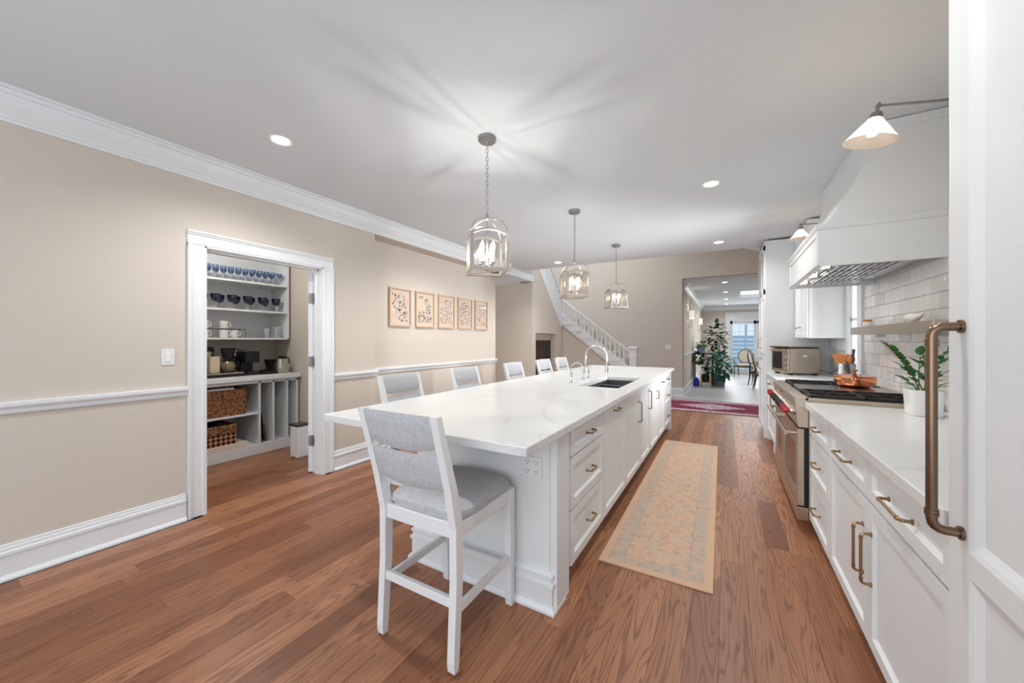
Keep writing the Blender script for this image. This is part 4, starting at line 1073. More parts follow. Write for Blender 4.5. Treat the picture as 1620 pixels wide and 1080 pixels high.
# ---------------- floating steel shelf and its objects
SHY0, SHY1 = 2.95, 4.52
sh = thing('floating_shelf', (1.08,3.73,1.40), 'floating shelf with a brushed metal front on the tiled wall above the worktop', 'shelf')
M().box(1.0, TX-.02, SHY0, SHY1, 1.395, 1.462).build('shelf_board', mat('brushed_champagne_steel', (196,184,170), .32, 1, stretch=(1,1,60), bump=.1, bscale=40), sh, bevel=.002)
for yy in (3.2,4.25): M().box(1.10,TX-.02,yy-.02,yy+.02,1.37,1.395).build('bracket', STEELC, sh)
j = thing('lidded_jar', (1.07,4.33,1.462), 'small white jar with a wooden lid on the floating shelf', 'jar')
M().lathe([(0,1.462),(.028,1.462),(.032,1.468),(.032,1.500),(.029,1.507),(0,1.507)], (1.07,4.33,0), 20).build('jar_body', PORC, j, smooth=True)
M().lathe([(0,1.507),(.031,1.507),(.031,1.519),(.02,1.524),(0,1.524)], (1.07,4.33,0), 20).build('lid', WOOD, j, smooth=True)
bd = thing('ceramic_bird_dish', (1.07,3.44,1.462), 'white ceramic bird shaped dish on the floating shelf', 'ornament')
bb = M()
pts = [(3.56,.045,.004),(3.54,.05,.016),(3.51,.036,.026),(3.45,.037,.034),(3.38,.036,.026),(3.32,.042,.012),(3.27,.055,.003)]
bb.tube([(1.07,p[0],1.462+p[1]) for p in pts], [p[2] for p in pts], 12)
bb.build('body', PORC, bd, smooth=True)
M().lathe([(0,0),(.03,0),(.024,.006),(0,.006)], (1.07,3.44,1.462), 12).build('base', PORC, bd)

# ---------------- utensil crock
cr = thing('utensil_crock', (1.02,4.72,.915), 'steel crock on the worktop behind the copper pan', 'crock')
M().lathe([(0,.915),(.062,.915),(.065,.92),(.065,1.115),(.068,1.12),(.062,1.122),(.058,1.11),(.058,.93),(0,.93)], (1.02,4.72,0), 24).build('crock_body', STEELC, cr, smooth=True)
for i,(dx,dy,lean,kind) in enumerate(((-.03,.03,(-.03,.045),'spatula'),(-.02,.0,(-.03,.0),'spatula'),(.01,.035,(.01,.03),'spoon'),(.01,-.02,(.015,-.01),'spoon'))):
    p0 = Vector((1.02+dx*.6,4.72+dy*.6,.935)); p1 = p0+Vector((lean[0],lean[1],.175)); p2 = p1+Vector((lean[0]*.5,lean[1]*.5,.10))
    b = M().tube([p0,p1], .006, 8)
    dd = Vector((.97,-.22,0)); nn = Vector((.22,.97,0))*.004
    if kind == 'spatula':
        b.hexa([tuple(p1-dd*.018-nn),tuple(p1-dd*.018+nn),tuple(p1+dd*.018+nn),tuple(p1+dd*.018-nn)],
               [tuple(p2-dd*.036-nn),tuple(p2-dd*.036+nn),tuple(p2+dd*.036+nn),tuple(p2+dd*.036-nn)])
    else: b.ball(tuple((p1+p2)/2), .030, .012, .052)
    o = b.build('wooden_'+kind, WOOD, at=tuple(p0), smooth=(kind=='spoon'))
    tag(o, ['flat wooden spatula leaning leftmost in the steel crock','flat wooden spatula standing in front in the steel crock','wooden spoon leaning back in the steel crock','wooden spoon upright in the middle of the steel crock'][i], kind)
p0 = Vector((1.05,4.70,.935))
o = M().tube([p0, p0+Vector((.0,-.01,.20))], .004, 8).tube([p0+Vector((.0,-.01,.19)), p0+Vector((.01,-.02,.325))], [.009,.012], 8).build('kitchen_turner', mat('slate_handle',(58,66,84),.5), at=tuple(p0), smooth=True)
tag(o, 'kitchen turner with dark slate blue handle standing in the steel crock', 'utensil')

# ---------------- toaster oven (rotated on the counter)
to = thing('toaster_oven', (.79,5.86,.915), 'brushed steel toaster oven on the worktop beside the tall cabinet', 'toaster oven')
A = Vector((.53,5.97,0)); Bv = Vector((.665,5.64,0)); uF = (Bv-A).normalized(); uS = Vector((-uF.y, uF.x, 0))
if uS.x < 0: uS = -uS
def tp(a, d, z): p = A+uF*a+uS*d; return (p.x, p.y, z)
def obox(mb, a0,a1,d0,d1,z0,z1):
    return mb.hexa([tp(a0,d0,z0),tp(a1,d0,z0),tp(a1,d1,z0),tp(a0,d1,z0)],[tp(a0,d0,z1),tp(a1,d0,z1),tp(a1,d1,z1),tp(a0,d1,z1)])
WF = .36; DP = .37
obox(M(),0,WF,.02,DP,.935,1.25).build('shell', STEEL, to, bevel=.012)
obox(obox(M(),-.01,WF+.01,-.0,DP-.03,1.25,1.262),0.02,WF-.02,-.035,.02,1.252,1.27).build('top_tray', TRASH, to, bevel=.004)
obox(M(),0,WF-.10,0,.02,.95,1.24).build('door_frame', STEEL, to, bevel=.003)
obox(M(),.03,WF-.13,-.003,.0,.985,1.20).build('door_glass', BLACKG, to)
obox(M(),WF-.10,WF,0,.02,.95,1.24).build('control_panel', STEEL, to, bevel=.003)
for zz in (1.14,1.07,1.0):
    c0 = Vector(tp(WF-.05,0,zz)); c1 = Vector(tp(WF-.05,-.02,zz)); M().tube([c0,c1], .018, 14).build('knob', NICKEL, to, smooth=True)
kk = M().tube([tp(.03,-.03,1.215),tp(WF-.13,-.03,1.215)], .007, 8)
for a in (.04,WF-.14): kk.tube([tp(a,0,1.215),tp(a,-.03,1.215)], .005, 6)
kk.build('door_handle', STEEL, to, smooth=True)
f_ = M()
for a in (.04,WF-.04):
    for d_ in (.05,DP-.05): obox(f_,a-.02,a+.02,d_-.02,d_+.02,.915,.936)
f_.build('foot', BLACK, to)
lg = M(); c = Vector(tp(WF+.0005,.19,1.15)); n = 20
vs=[tuple(c+uF*.002)]+[tuple(c+uF*.0015+uS*.028*cos(2*pi*i/n)+Vector((0,0,.012*sin(2*pi*i/n)))) for i in range(n)]
lg.add(vs,[(0,1+i,1+(i+1)%n) for i in range(n)]); lg.build('oval_badge', PORC, to)
M().tube([tp(.3,DP,.98),(1.07,5.62,.96),(1.11,5.55,1.0),(1.145,5.52,1.08),(1.155,5.52,1.12)], .004, 6).box(1.125,1.158,5.505,5.535,1.10,1.14).build('power_cord', BLACK, to, smooth=True)

# ---------------- potted plant (square-ish white pot) with individual leaves
pp = thing('potted_plant', (.985,3.02,.915), 'green potted plant with glossy oval leaves in a white pot on the near worktop', 'plant')
def sq_ring(cx,cy,z,h,ex=6,n=32):
    r=[]
    for k in range(n):
        u=2*pi*k/n; cu,su=cos(u),sin(u)
        r.append((cx+(abs(cu)**(2/ex))*(1 if cu>=0 else -1)*h, cy+(abs(su)**(2/ex))*(1 if su>=0 else -1)*h, z))
    return r
mb=M(); rows=[sq_ring(.985,3.02,z,h) for z,h in ((.915,.062),(.918,.065),(1.05,.072),(1.062,.072),(1.062,.065),(1.03,.063))]
vs=[p for r in rows for p in r]; K=32
fs=[(i*K+k,i*K+(k+1)%K,(i+1)*K+(k+1)%K,(i+1)*K+k) for i in range(len(rows)-1) for k in range(K)]+[tuple(range(K))[::-1],tuple(5*K+k for k in range(K))]
mb.add(vs,fs); mb.build('pot', PORC, pp, smooth=True)
def leaf_mesh(L_, W_):
    b = M(); n=5; c=[];l=[];r=[]
    for i in range(n+1):
        t=i/n; w_=W_*sin(pi*t**.8)**.8 if 0<i<n else 0; z=-.12*L_*t*t
        c.append((t*L_,0,z)); l.append((t*L_,w_,z+.18*w_)); r.append((t*L_,-w_,z+.18*w_))
    vs=c+l+r; m_=n+1; fs=[]
    for i in range(n): fs+= [(i,i+1,m_+i+1,m_+i),(i+1,i,2*m_+i,2*m_+i+1)]
    return b.add(vs,fs)
lme=[]
for (L_,W_) in ((.062,.017),(.048,.015),(.075,.02)):
    q=leaf_mesh(L_,W_); me=bpy.data.meshes.new('leaf'); me.from_pydata(q.v,[],q.f); me.materials.append(LEAFM)
    for p in me.polygons: p.use_smooth=True
    lme.append(me)
rng_=random.Random(3)
# stems: (dx, dy, height, lean) ; camera sees leftward lean toward -x/+y
stems=[((-.01,.02),(-.10,.125,.275)),((.01,0),(.02,.10,.24)),((.0,-.01),(-.08,.04,.15)),((.02,.01),(.06,-.05,.25)),((-.02,0),(-.02,-.08,.22)),((.01,.02),(.03,.02,.17)),((0,-.02),(.07,-.12,.16)),((-.015,.01),(-.09,.02,.10)),((.02,-.02),(.05,-.12,.09))]
for si,((dx,dy),(ex_,ey_,ez_)) in enumerate(stems):
    p0=Vector((.985+dx,3.02+dy,1.04)); p2=p0+Vector((ex_,ey_,ez_)); p1=p0+Vector((ex_*.25,ey_*.25,ez_*.6))
    pts=[p0*(1-t)**2+p1*2*t*(1-t)+p2*t*t for t in [i/8 for i in range(9)]]
    M().tube(pts,[.0042-.003*i/8 for i in range(9)],6).build('stem', STEM, pp, smooth=True)
    nl = 24 if si==0 else (6 if ez_>.2 else 4)
    for i in range(nl):
        t=(.3 if si==0 else .35)+(.7 if si==0 else .65)*i/(nl-1); p=p0*(1-t)**2+p1*2*t*(1-t)+p2*t*t; d_=(p2-p1).normalized()
        side=Vector((d_.y,-d_.x,0.0)); 
        if side.length<.1: side=Vector((1,0,0))
        side.normalize(); s=1 if i%2 else -1
        dirv=(side*s*.8+d_*.75+Vector((0,0,rng_.uniform(.0,.3)))).normalized() if i<nl-1 else d_
        o=bpy.data.objects.new('leaf', lme[0 if si==0 else rng_.randrange(3)]); COL.objects.link(o); o.parent=pp
        q=dirv.to_track_quat('X','Z'); o.rotation_mode='QUATERNION'; o.rotation_quaternion=q; o.location=p-Vector(pp.location)
        if si==0: o.scale=(.8,1.0,.8)

# ---------------- swing-arm sconces
def sconce(name, hx, hy_, hz_, wx, wy, label, tilt, bright=6):
    t = thing(name, (wx, wy, hz_), label, 'wall lamp')
    M().lathe([(0,0),(.05,0),(.05,-.012),(.02,-.02),(0,-.02)], (wx, wy, hz_), 20, 'x').build('wall_plate', NICKELD, t, smooth=True)
    M().tube([(wx,wy,hz_),((hx+wx)/2,(hy_+wy)/2,hz_),(hx,hy_,hz_)], .006, 8).build('arm', NICKELD, t, smooth=True)
    R_ = Matrix.Translation((hx,hy_,hz_)) @ Matrix.Rotation(tilt[0],4,'X') @ Matrix.Rotation(tilt[1],4,'Y') @ Matrix.Scale(.8,4)
    j_ = M().tube([(0,.012,.0),(0,-.012,0)], .012, 10).tube([(0,0,0),(0,0,-.035)], .008, 8).tube([(-.0,0,.004),(.0,0,.02)], .004, 6).lathe([(0,-.03),(.022,-.034),(.03,-.05),(.03,-.068),(0,-.068)], seg=16).xf(R_)
    j_.build('joint', NICKELD, t, smooth=True)
    M().lathe([(.026,-.062),(.03,-.066),(.118,-.188),(.121,-.19),(.115,-.186),(.028,-.07)], seg=36, cap=False).xf(R_).build('shade', SHADEG, t, smooth=True)
    M().lathe([(0,-.068),(.013,-.075),(.016,-.09),(.03,-.115),(.032,-.135),(.02,-.158),(0,-.165)], seg=16).xf(R_).build('bulb', SCONB, t, smooth=True)
    c_ = R_ @ Vector((0,0,-.20)); point('sconce_light', tuple(c_), bright, .03, (1,.93,.84))
def shade_mat():
    m = bpy.data.materials.new('sconce_etched_glass'); m.use_nodes = True; nt = m.node_tree; N = nt.nodes; L = nt.links; N.clear()
    out = N.new('ShaderNodeOutputMaterial'); t = N.new('ShaderNodeBsdfTransparent'); t.inputs[0].default_value = lin((255,250,244))
    d = N.new('ShaderNodeBsdfTranslucent'); d.inputs[0].default_value = lin((255,242,228)); g = N.new('ShaderNodeBsdfGlossy'); g.inputs['Roughness'].default_value = .1
    m1 = N.new('ShaderNodeMixShader'); m1.inputs[0].default_value = .45; L.new(t.outputs[0], m1.inputs[1]); L.new(d.outputs[0], m1.inputs[2])
    m2 = N.new('ShaderNodeMixShader'); m2.inputs[0].default_value = .08; L.new(m1.outputs[0], m2.inputs[1]); L.new(g.outputs[0], m2.inputs[2])
    L.new(m2.outputs[0], out.inputs[0]); return m
SHADEG = shade_mat()
sconce('swing_arm_sconce', .60, 2.28, 2.41, TX, 2.50, 'lit swing arm sconce with conical glass shade nearest, beside the fridge', (radians(4), radians(10)), 4)
sconce('swing_arm_sconce', .70, 5.02, 2.60, TX, 5.12, 'far swing arm sconce between the hood and the tall cabinet', (0,0), .6)

# ------------------------------------------------------------ RUGS
def rug(name, x0,x1,y0,y1,m,label,rot=0):
    cx, cy = (x0+x1)/2, (y0+y1)/2; mb=M(); nx,ny=10,30; w_,d_=x1-x0,y1-y0
    top=[];
    for j in range(ny+1):
        for i in range(nx+1):
            top.append((cx-w_/2+w_*i/nx, cy-d_/2+d_*j/ny, .008))
    n=len(top); vs=top+[(p[0],p[1],.001) for p in top]; fs=[]
    for j in range(ny):
        for i in range(nx):
            a=j*(nx+1)+i; fs.append((a,a+1,a+nx+2,a+nx+1)); fs.append((n+a,n+a+nx+1,n+a+nx+2,n+a+1))
    for i in range(nx): fs.append((i,n+i,n+i+1,i+1)); a=ny*(nx+1)+i; fs.append((a,a+1,n+a+1,n+a))
    for j in range(ny): a=j*(nx+1); fs.append((a,a+nx+1,n+a+nx+1,n+a)); a+=nx; fs.append((a,n+a,n+a+nx+1,a+nx+1))
    o=mb.add(vs,fs).build(name,m,at=(cx,cy,0)); o.rotation_euler=(0,0,rot)
    return tag(o,label,'rug')
rug('runner_rug', -.687,-.072, 2.21, 5.31, PEACH, 'faded peach and grey oriental runner between the island and the range', radians(.5))
rug('oriental_rug', -1.6, 1.1, 7.72, 9.14, MAGEN, 'magenta red oriental rug with pale medallion in front of the far room')

# ------------------------------------------------------------ BOTANICAL PRINTS
bots=[('pale botanical print of small leaf sprigs, leftmost and nearest',11.3,.7,(140,134,120),.5),
      ('framed print of dark feathery leaves and a round bloom, second from the left',4.7,.8,(112,112,96),.52),
      ('framed print of two upright leafy plants, middle of the five',7.9,1.5,(116,118,100),.44),
      ('framed print of a lilac and a green flowering stalk, fourth from the left',2.2,1.1,(124,116,122),.46),
      ('framed fine line print of dense upright stems, rightmost and farthest',9.4,1.8,(150,142,130),.42)]
for k,(lb,sd,tl,tn,dn) in enumerate(bots):
    y0=3.275+k*.4655; y1=y0+.375; z0,z1=1.53,2.035; X_=-3.74
    t=thing('framed_print',(X_,(y0+y1)/2,z0),lb,'picture','botanical prints on the recessed wall')
    f_=M(); wd=.02; dp=.03
    f_.box(X_,X_+dp,y0,y0+wd,z0,z1).box(X_,X_+dp,y1-wd,y1,z0,z1).box(X_,X_+dp,y0+wd,y1-wd,z0,z0+wd).box(X_,X_+dp,y0+wd,y1-wd,z1-wd,z1)
    f_.build('frame',OAKF,t,bevel=.002)
    M().box(X_,X_+.01,y0+wd,y1-wd,z0+wd,z1-wd).build('print',botanical('botanical_print_%d'%k,sd,tl,tuple(int(q*.72) for q in tn),dn-.06),t)
    M().box(X_+.017,X_+.019,y0+wd,y1-wd,z0+wd,z1-wd).build('pane',PANE,t)

# ------------------------------------------------------------ STAIRCASE
sc_=thing('staircase',(-2.7,8.6,0),'white balustered staircase climbing left along the beige back wall','staircase')
SYF=8.60
x_b,z_b,x_t,z_t=-1.80,.40,-3.60,1.90   # stringer lower edge line start/end guide
slope=(1.776-.755)/(-3.604+2.30)        # per x
def zl(x): return .755+(x+2.30)*slope
def zr(x): return 1.143+(x+1.939)*((2.41-1.143)/(-3.57+1.939))
# stringer board
xa,xb_=-1.36-0.0,-3.60
xs0=-1.62
mb=M().prism([(xs0,max(0,zl(xs0)-.0)),(xb_,zl(xb_)),(xb_,zl(xb_)+.30),(xs0,max(0,zl(xs0))+.30)],'y',SYF-.02,SYF+.02); mb.build('stringer',TRIM,sc_)
# wall below the stringer
struct('wall_under_stairs',M().prism([(-1.42,0),(-3.67,0),(-3.67,zl(-3.67)),(-1.62,max(.1,zl(-1.62)))],'y',SYF+.021,SYF+.1),WALL)
nst=9
for i in range(nst):
    xx=-1.7-i*.225; zz=zl(xx)+.25
    M().box(xx-.26,xx+.02,SYF-.035,9.63,zz-.03,zz).build('tread',TRIM,sc_)
    M().box(xx-.0,xx-.02,SYF+.0,9.63,zz-.2,zz-.03).build('riser',TRIM,sc_)
# balusters
nb_=15
for i in range(nb_):
    xx=-2.02-i*.104; z0=zl(xx)+.27; z1=zr(xx)-.03
    M().box(xx-.016,xx+.016,SYF-.016,SYF+.016,z0,z1).build('baluster',TRIM,sc_)
mb=M(); xx0,xx1=-1.90,-3.58
mb.hexa([(xx0,SYF-.03,zr(xx0)-.045),(xx0,SYF+.03,zr(xx0)-.045),(xx0,SYF+.03,zr(xx0)),(xx0,SYF-.03,zr(xx0))],[(xx1,SYF-.03,zr(xx1)-.045),(xx1,SYF+.03,zr(xx1)-.045),(xx1,SYF+.03,zr(xx1)),(xx1,SYF-.03,zr(xx1))]); mb.build('handrail',TRIM,sc_,bevel=.006)
n_=M().box(-1.89,-1.73,SYF-.08,SYF+.08,0,1.15).box(-1.905,-1.715,SYF-.095,SYF+.095,.965,.985).box(-1.915,-1.705,SYF-.105,SYF+.105,1.15,1.185).box(-1.895,-1.725,SYF-.085,SYF+.085,1.185,1.205)
n_.build('newel_post',TRIM,sc_,bevel=.006)
M().box(-3.68,-3.56,SYF-.05,SYF+.05,1.72,2.52).box(-3.70,-3.54,SYF-.07,SYF+.07,2.50,2.54).build('landing_post',TRIM,sc_,bevel=.005)
# upper flight toward the kitchen
def zu(y): return 1.755+(8.512-y)*((2.86-1.755)/(8.512-7.357))
y0,y1=8.6,6.9
M().prism([(y0,zu(y0)-.05),(y1,zu(y1)-.05),(y1,zu(y1)+.22),(y0,zu(y0)+.22)],'x',-3.62,-3.54).build('stringer',TRIM,sc_)
for i in range(14):
    yy=8.50-i*.11; M().box(-3.596,-3.564,yy-.016,yy+.016,zu(yy)+.2,zu(yy)+.80).build('baluster',TRIM,sc_)
mb=M(); mb.hexa([(-3.61,8.58,zu(8.58)+.76),(-3.55,8.58,zu(8.58)+.76),(-3.55,8.58,zu(8.58)+.82),(-3.61,8.58,zu(8.58)+.82)],[(-3.61,6.9,zu(6.9)+.76),(-3.55,6.9,zu(6.9)+.76),(-3.55,6.9,zu(6.9)+.82),(-3.61,6.9,zu(6.9)+.82)]); mb.build('handrail',TRIM,sc_)
M().box(-4.6,-3.6,8.6,9.63,1.80,1.86).build('landing',TRIM,sc_)

# ------------------------------------------------------------ PANTRY
pc=thing('pantry_base_unit',(-5.1,1.7,0),'white open pantry base unit with cubbies under a worktop','cabinet')
D=-4.78; DE=2.715; LB=.45
M().box(-5.41,D,LB,DE,0,.115).build('plinth',CAB,pc,bevel=.002)
M().box(-5.41,D+.03,LB,DE+.02,.875,.925).build('worktop',CAB,pc,bevel=.003)
M().box(-5.41,-5.395,LB,DE,.115,.875).build('back_panel',CAB,pc)
M().box(D-.02,D,LB,DE,.84,.875).build('fascia',CAB,pc)
for y in (2.262,2.417,2.58): M().box(-5.395,D,y-.011,y+.011,.115,.86).build('divider',CAB,pc)
for y in (DE-.012,1.30): M().box(-5.395,D,y-.012,y+.012,.115,.86).build('side_panel',CAB,pc)
M().box(-5.395,D-.005,LB,2.25,.475,.497).build('shelf',CAB,pc)
pu=thing('pantry_shelf_unit',(-5.2,1.7,1.37),'white open pantry wall shelves holding glasses and mugs','shelves')
UX=-5.0
M().box(-5.41,UX,2.70,2.722,1.37,2.55).build('side_panel',CAB,pu)
M().box(-5.41,UX,LB,LB+.02,1.37,2.55).build('side_panel',CAB,pu)
M().box(-5.415,-5.405,LB,2.70,1.37,2.55).build('back_panel',CAB,pu)
for z in (1.365,1.705,2.05,2.53): M().box(-5.405,UX,LB,2.70,z-.011,z+.011).build('shelf',CAB,pu)
def glass_stem(name,mbowl,r,h,bw,label,grp,loc):
    t=thing(name,loc,label,'glass',grp); x_,y_,z_=loc
    M().lathe([(0,z_+.001),(r*.8,z_+.002),(r*.75,z_+.004),(.004,z_+.010),(.0035,z_+h-bw),(.008,z_+h-bw+.004)],(x_,y_,0),12).build('stem',CLEARG,t,smooth=True)
    M().lathe([(.004,z_+h-bw),(r*.66,z_+h-bw+.012),(r*.9,z_+h-bw*.62),(r*.99,z_+h-bw*.3),(r,z_+h-.002),(r*.93,z_+h),(r*.86,z_+h-bw*.5),(r*.5,z_+h-bw+.02),(0,z_+h-bw+.01)],(x_,y_,0),16,cap=False).build('bowl',mbowl,t,smooth=True)
    return t
def place_copy(src,delta,label):
    c=copy_tree(src); c.location=Vector(src.location)+Vector(delta); c['label']=label; return c
# small pale blue glasses, three rows
ordn=['','second','third','fourth','fifth','sixth','seventh','eighth','ninth','tenth','eleventh','twelfth','thirteenth','fourteenth','fifteenth']
def place(k): return 'rightmost' if k==0 else ordn[k]+' from the right'
g0=None; rowsn=['front','middle','back']
rng2=random.Random(5)
for r_i in range(3):
    n=15
    for k in range(n):
        y=2.63-k*.078-(.039 if r_i==1 else 0); x_=-5.06-r_i*.095
        if y<1.5: continue
        loc=(x_,y,2.061); lb='pale blue stemmed glass in the %s row of the top shelf, %s'%(rowsn[r_i], place(k))
        if g0 is None: g0=glass_stem('wine_glass',BLUEG,.032,.155,.062,lb,'pale blue glasses on the top pantry shelf',loc)
        else: place_copy(g0,Vector(loc)-Vector(g0.location),lb)
n0=None
for r_i in range(2):
    for k in range(6):
        y=2.60-k*.165-(.075 if r_i else 0); x_=-5.08-r_i*.135
        loc=(x_,y,1.716); lb='navy blue goblet in the %s row of the second pantry shelf, %s'%(['front','back'][r_i], place(k))
        if n0 is None: n0=glass_stem('goblet',NAVYG,.05,.17,.095,lb,'navy goblets on the second pantry shelf',loc)
        else: place_copy(n0,Vector(loc)-Vector(n0.location),lb)
# mugs on a wire rack
rk=thing('mug_rack',(-5.12,1.95,1.376),'thin dark wire rack between the stacked white mugs in the pantry','rack')
M().tube([(-5.05,1.66,1.478),(-5.05,2.24,1.478)],.003,6).tube([(-5.19,1.66,1.478),(-5.19,2.24,1.478)],.003,6).tube([(-5.05,2.23,1.376),(-5.05,2.23,1.478)],.003,6).tube([(-5.19,2.23,1.376),(-5.19,2.23,1.478)],.003,6).tube([(-5.05,1.67,1.376),(-5.05,1.67,1.478)],.003,6).tube([(-5.05,2.23,1.478),(-5.19,2.23,1.478)],.003,6).tube([(-5.05,1.95,1.478),(-5.19,1.95,1.478)],.003,6).build('wire',BLACK,rk)
def mug(loc,label):
    t=thing('mug',loc,label,'mug','white mugs in the pantry'); x_,y_,z_=loc
    M().lathe([(0,z_),(.04,z_),(.042,z_+.004),(.043,z_+.09),(.040,z_+.09),(.038,z_+.01),(0,z_+.01)],(x_,y_,0),20).build('cup',PORC,t,smooth=True)
    M().tube(arc((x_,y_+.042,z_+.048),.028,-pi/2,pi/2,8,(0,1,0),(0,0,1)),.005,6).build('handle',PORC,t,smooth=True)
    return t
m0=mug((-5.08,1.83,1.377),'lower white mug at the left of the wire rack'); 
for (y,z,x_,lb) in ((1.83,1.482,-5.08,'upper white mug at the left of the wire rack'),(2.02,1.377,-5.08,'lower white mug in the middle of the wire rack'),(2.02,1.482,-5.08,'upper white mug in the middle of the wire rack'),(2.15,1.377,-5.15,'lower white mug at the right end of the wire rack')):
    place_copy(m0,Vector((x_,y,z))-Vector(m0.location),lb)
for k,(y,x_,h) in enumerate(((2.49,-5.09,.12),(2.60,-5.07,.135),(2.655,-5.12,.15),(2.63,-5.22,.14))):
    o=M().lathe([(0,1.377),(.028,1.377),(.034,1.377+h),(.032,1.377+h),(.026,1.383),(0,1.383)],(x_,y,0),14).build('tumbler',CLEARG,at=(x_,y,1.377),smooth=True)
    tag(o,['clear tumbler standing alone, leftmost on the third pantry shelf','clear tumbler in front at the right end of the third pantry shelf','tallest clear tumbler at the right end of the third pantry shelf','clear tumbler at the back right of the third pantry shelf'][k],'glass','clear tumblers on the third pantry shelf')
# appliances on the worktop
def lathe_obj(name,prof,c,m,parent,seg=20): return M().lathe(prof,c,seg).build(name,m,parent,smooth=True)
Zc=.925
dsp=thing('coffee_urn',(-5.12,1.80,Zc),'steel coffee dispenser with black lid, leftmost on the pantry worktop','coffee dispenser')
lathe_obj('body',[(0,Zc+.02),(.075,Zc+.02),(.075,Zc+.29),(0,Zc+.29)],(-5.12,1.86,0),STEEL,dsp); lathe_obj('lid',[(0,Zc+.29),(.078,Zc+.29),(.078,Zc+.33),(.05,Zc+.345),(0,Zc+.345)],(-5.12,1.86,0),BLACK,dsp)
M().lathe([(.06,Zc),(.08,Zc),(.08,Zc+.02),(0,Zc+.02)],(-5.12,1.86,0),20).build('base',BLACK,dsp)
cm=thing('coffee_maker',(-5.05,2.0,Zc),'drip coffee maker with glass carafe and black filter basket on the pantry worktop','coffee maker')
M().box(-5.03,-4.90,1.78,2.17,Zc,Zc+.035).box(-5.14,-5.0301,1.945,2.17,Zc,Zc+.035).build('base',BLACK,cm,bevel=.004); M().box(-4.93,-4.905,1.80,2.15,Zc+.035,Zc+.05).build('steel_strip',STEEL,cm)
M().box(-5.02,-4.96,1.85,1.935,Zc+.05,Zc+.235).build('water_tower',mat('cream_plastic',(214,198,176),.5),cm,bevel=.003)
lathe_obj('filter_basket',[(0,Zc+.20),(.045,Zc+.20),(.068,Zc+.30),(.07,Zc+.33),(0,Zc+.33)],(-5.04,2.045,0),BLACK,cm)
M().tube([(-5.04,2.11,Zc+.32),(-5.04,2.16,Zc+.31),(-5.04,2.15,Zc+.26)],.006,6).build('basket_handle',BLACK,cm,smooth=True)
lathe_obj('carafe',[(0,Zc+.055),(.065,Zc+.055),(.078,Zc+.10),(.07,Zc+.15),(.05,Zc+.175),(.052,Zc+.185)],(-5.04,2.045,0),glass('carafe_glass',(200,180,160),.2,tint=.25,trgb=(190,170,150)),cm)
M().tube([(-5.04,2.10,Zc+.175),(-5.04,2.155,Zc+.165),(-5.04,2.155,Zc+.10),(-5.04,2.12,Zc+.085)],.007,6).lathe([(.053,Zc+.175),(.056,Zc+.19),(0,Zc+.195)],(-5.04,2.045,0),16).lathe([(0,Zc+.045),(.06,Zc+.045),(.065,Zc+.07),(0,Zc+.07)],(-5.04,2.045,0),16).build('carafe_handle',BLACK,cm,smooth=True)
es=thing('capsule_machine',(-5.08,2.28,Zc),'tall black capsule coffee machine in the middle of the pantry worktop','coffee maker')
M().box(-5.16,-4.93,2.20,2.34,Zc,Zc+.045).build('base',BLACK,es,bevel=.008); M().box(-5.2,-5.08,2.20,2.33,Zc+.04,Zc+.24).build('column',BLACK,es,bevel=.01)
M().box(-5.19,-4.95,2.19,2.345,Zc+.15,Zc+.285).build('head',BLACK,es,bevel=.008); M().lathe([(0,Zc+.285),(.045,Zc+.285),(.04,Zc+.30),(0,Zc+.305)],(-5.12,2.24,0),14).build('top_lid',mat('slate_lid',(60,84,96),.3),es,smooth=True)
M().lathe([(.05,0),(.055,.0),(.055,.16),(.04,.17),(0,.17)],(-5.15,2.145,Zc+.06),14).build('water_tank',BLACK,es,smooth=True)
cb=M().tube([(-4.98,2.35,Zc+.05),(-4.95,2.42,Zc+.04),(-5.05,2.50,Zc+.07),(-5.0,2.42,Zc+.06),(-4.97,2.38,Zc+.036)],.005,6).tube([(-4.96,2.36,Zc+.042),(-4.99,2.46,Zc+.042),(-5.0,2.52,Zc+.042)],.010,6)
o=cb.build('power_cords',BLACK,at=(-4.97,2.45,Zc),smooth=True); tag(o,'tangled black power cords on the pantry worktop','cord')
o=M().box(-5.06,-4.90,2.345,2.53,Zc,Zc+.03).build('warming_tray',BLACK,at=(-5,2.48,Zc),bevel=.005); tag(o,'flat black tray on the pantry worktop right of the capsule machine','tray')
kt=thing('dark_kettle',(-5.12,2.60,Zc),'dark brown lidless pot with flared rim behind the glass pitcher','pot')
lathe_obj('body',[(0,Zc+.03),(.045,Zc+.03),(.05,Zc+.08),(.072,Zc+.165),(.075,Zc+.17),(.068,Zc+.165),(.045,Zc+.06),(0,Zc+.05)],(-5.14,2.56,0),mat('dark_bronze',(52,38,34),.3,.6),kt)
gp=thing('glass_pitcher',(-4.95,2.62,Zc),'glass pitcher with black lid and handle at the right end of the pantry worktop','pitcher')
lathe_obj('jug',[(0,Zc+.005),(.06,Zc+.005),(.062,Zc+.02),(.062,Zc+.15),(.05,Zc+.175),(.048,Zc+.19)],(-4.93,2.60,0),glass('pitcher_glass',(214,214,200),.15,tint=.35,trgb=(225,225,215)),gp)
lathe_obj('lid',[(0,Zc+.185),(.05,Zc+.185),(.052,Zc+.205),(.03,Zc+.22),(0,Zc+.222)],(-4.93,2.60,0),BLACK,gp)
M().tube([(-4.93,2.645,Zc+.205),(-4.93,2.68,Zc+.19),(-4.93,2.685,Zc+.12)],.008,6).build('handle',BLACK,gp,smooth=True)
M().box(-4.90,-4.885,2.545,2.56,Zc+.06,Zc+.18).build('spout',PORC,gp)
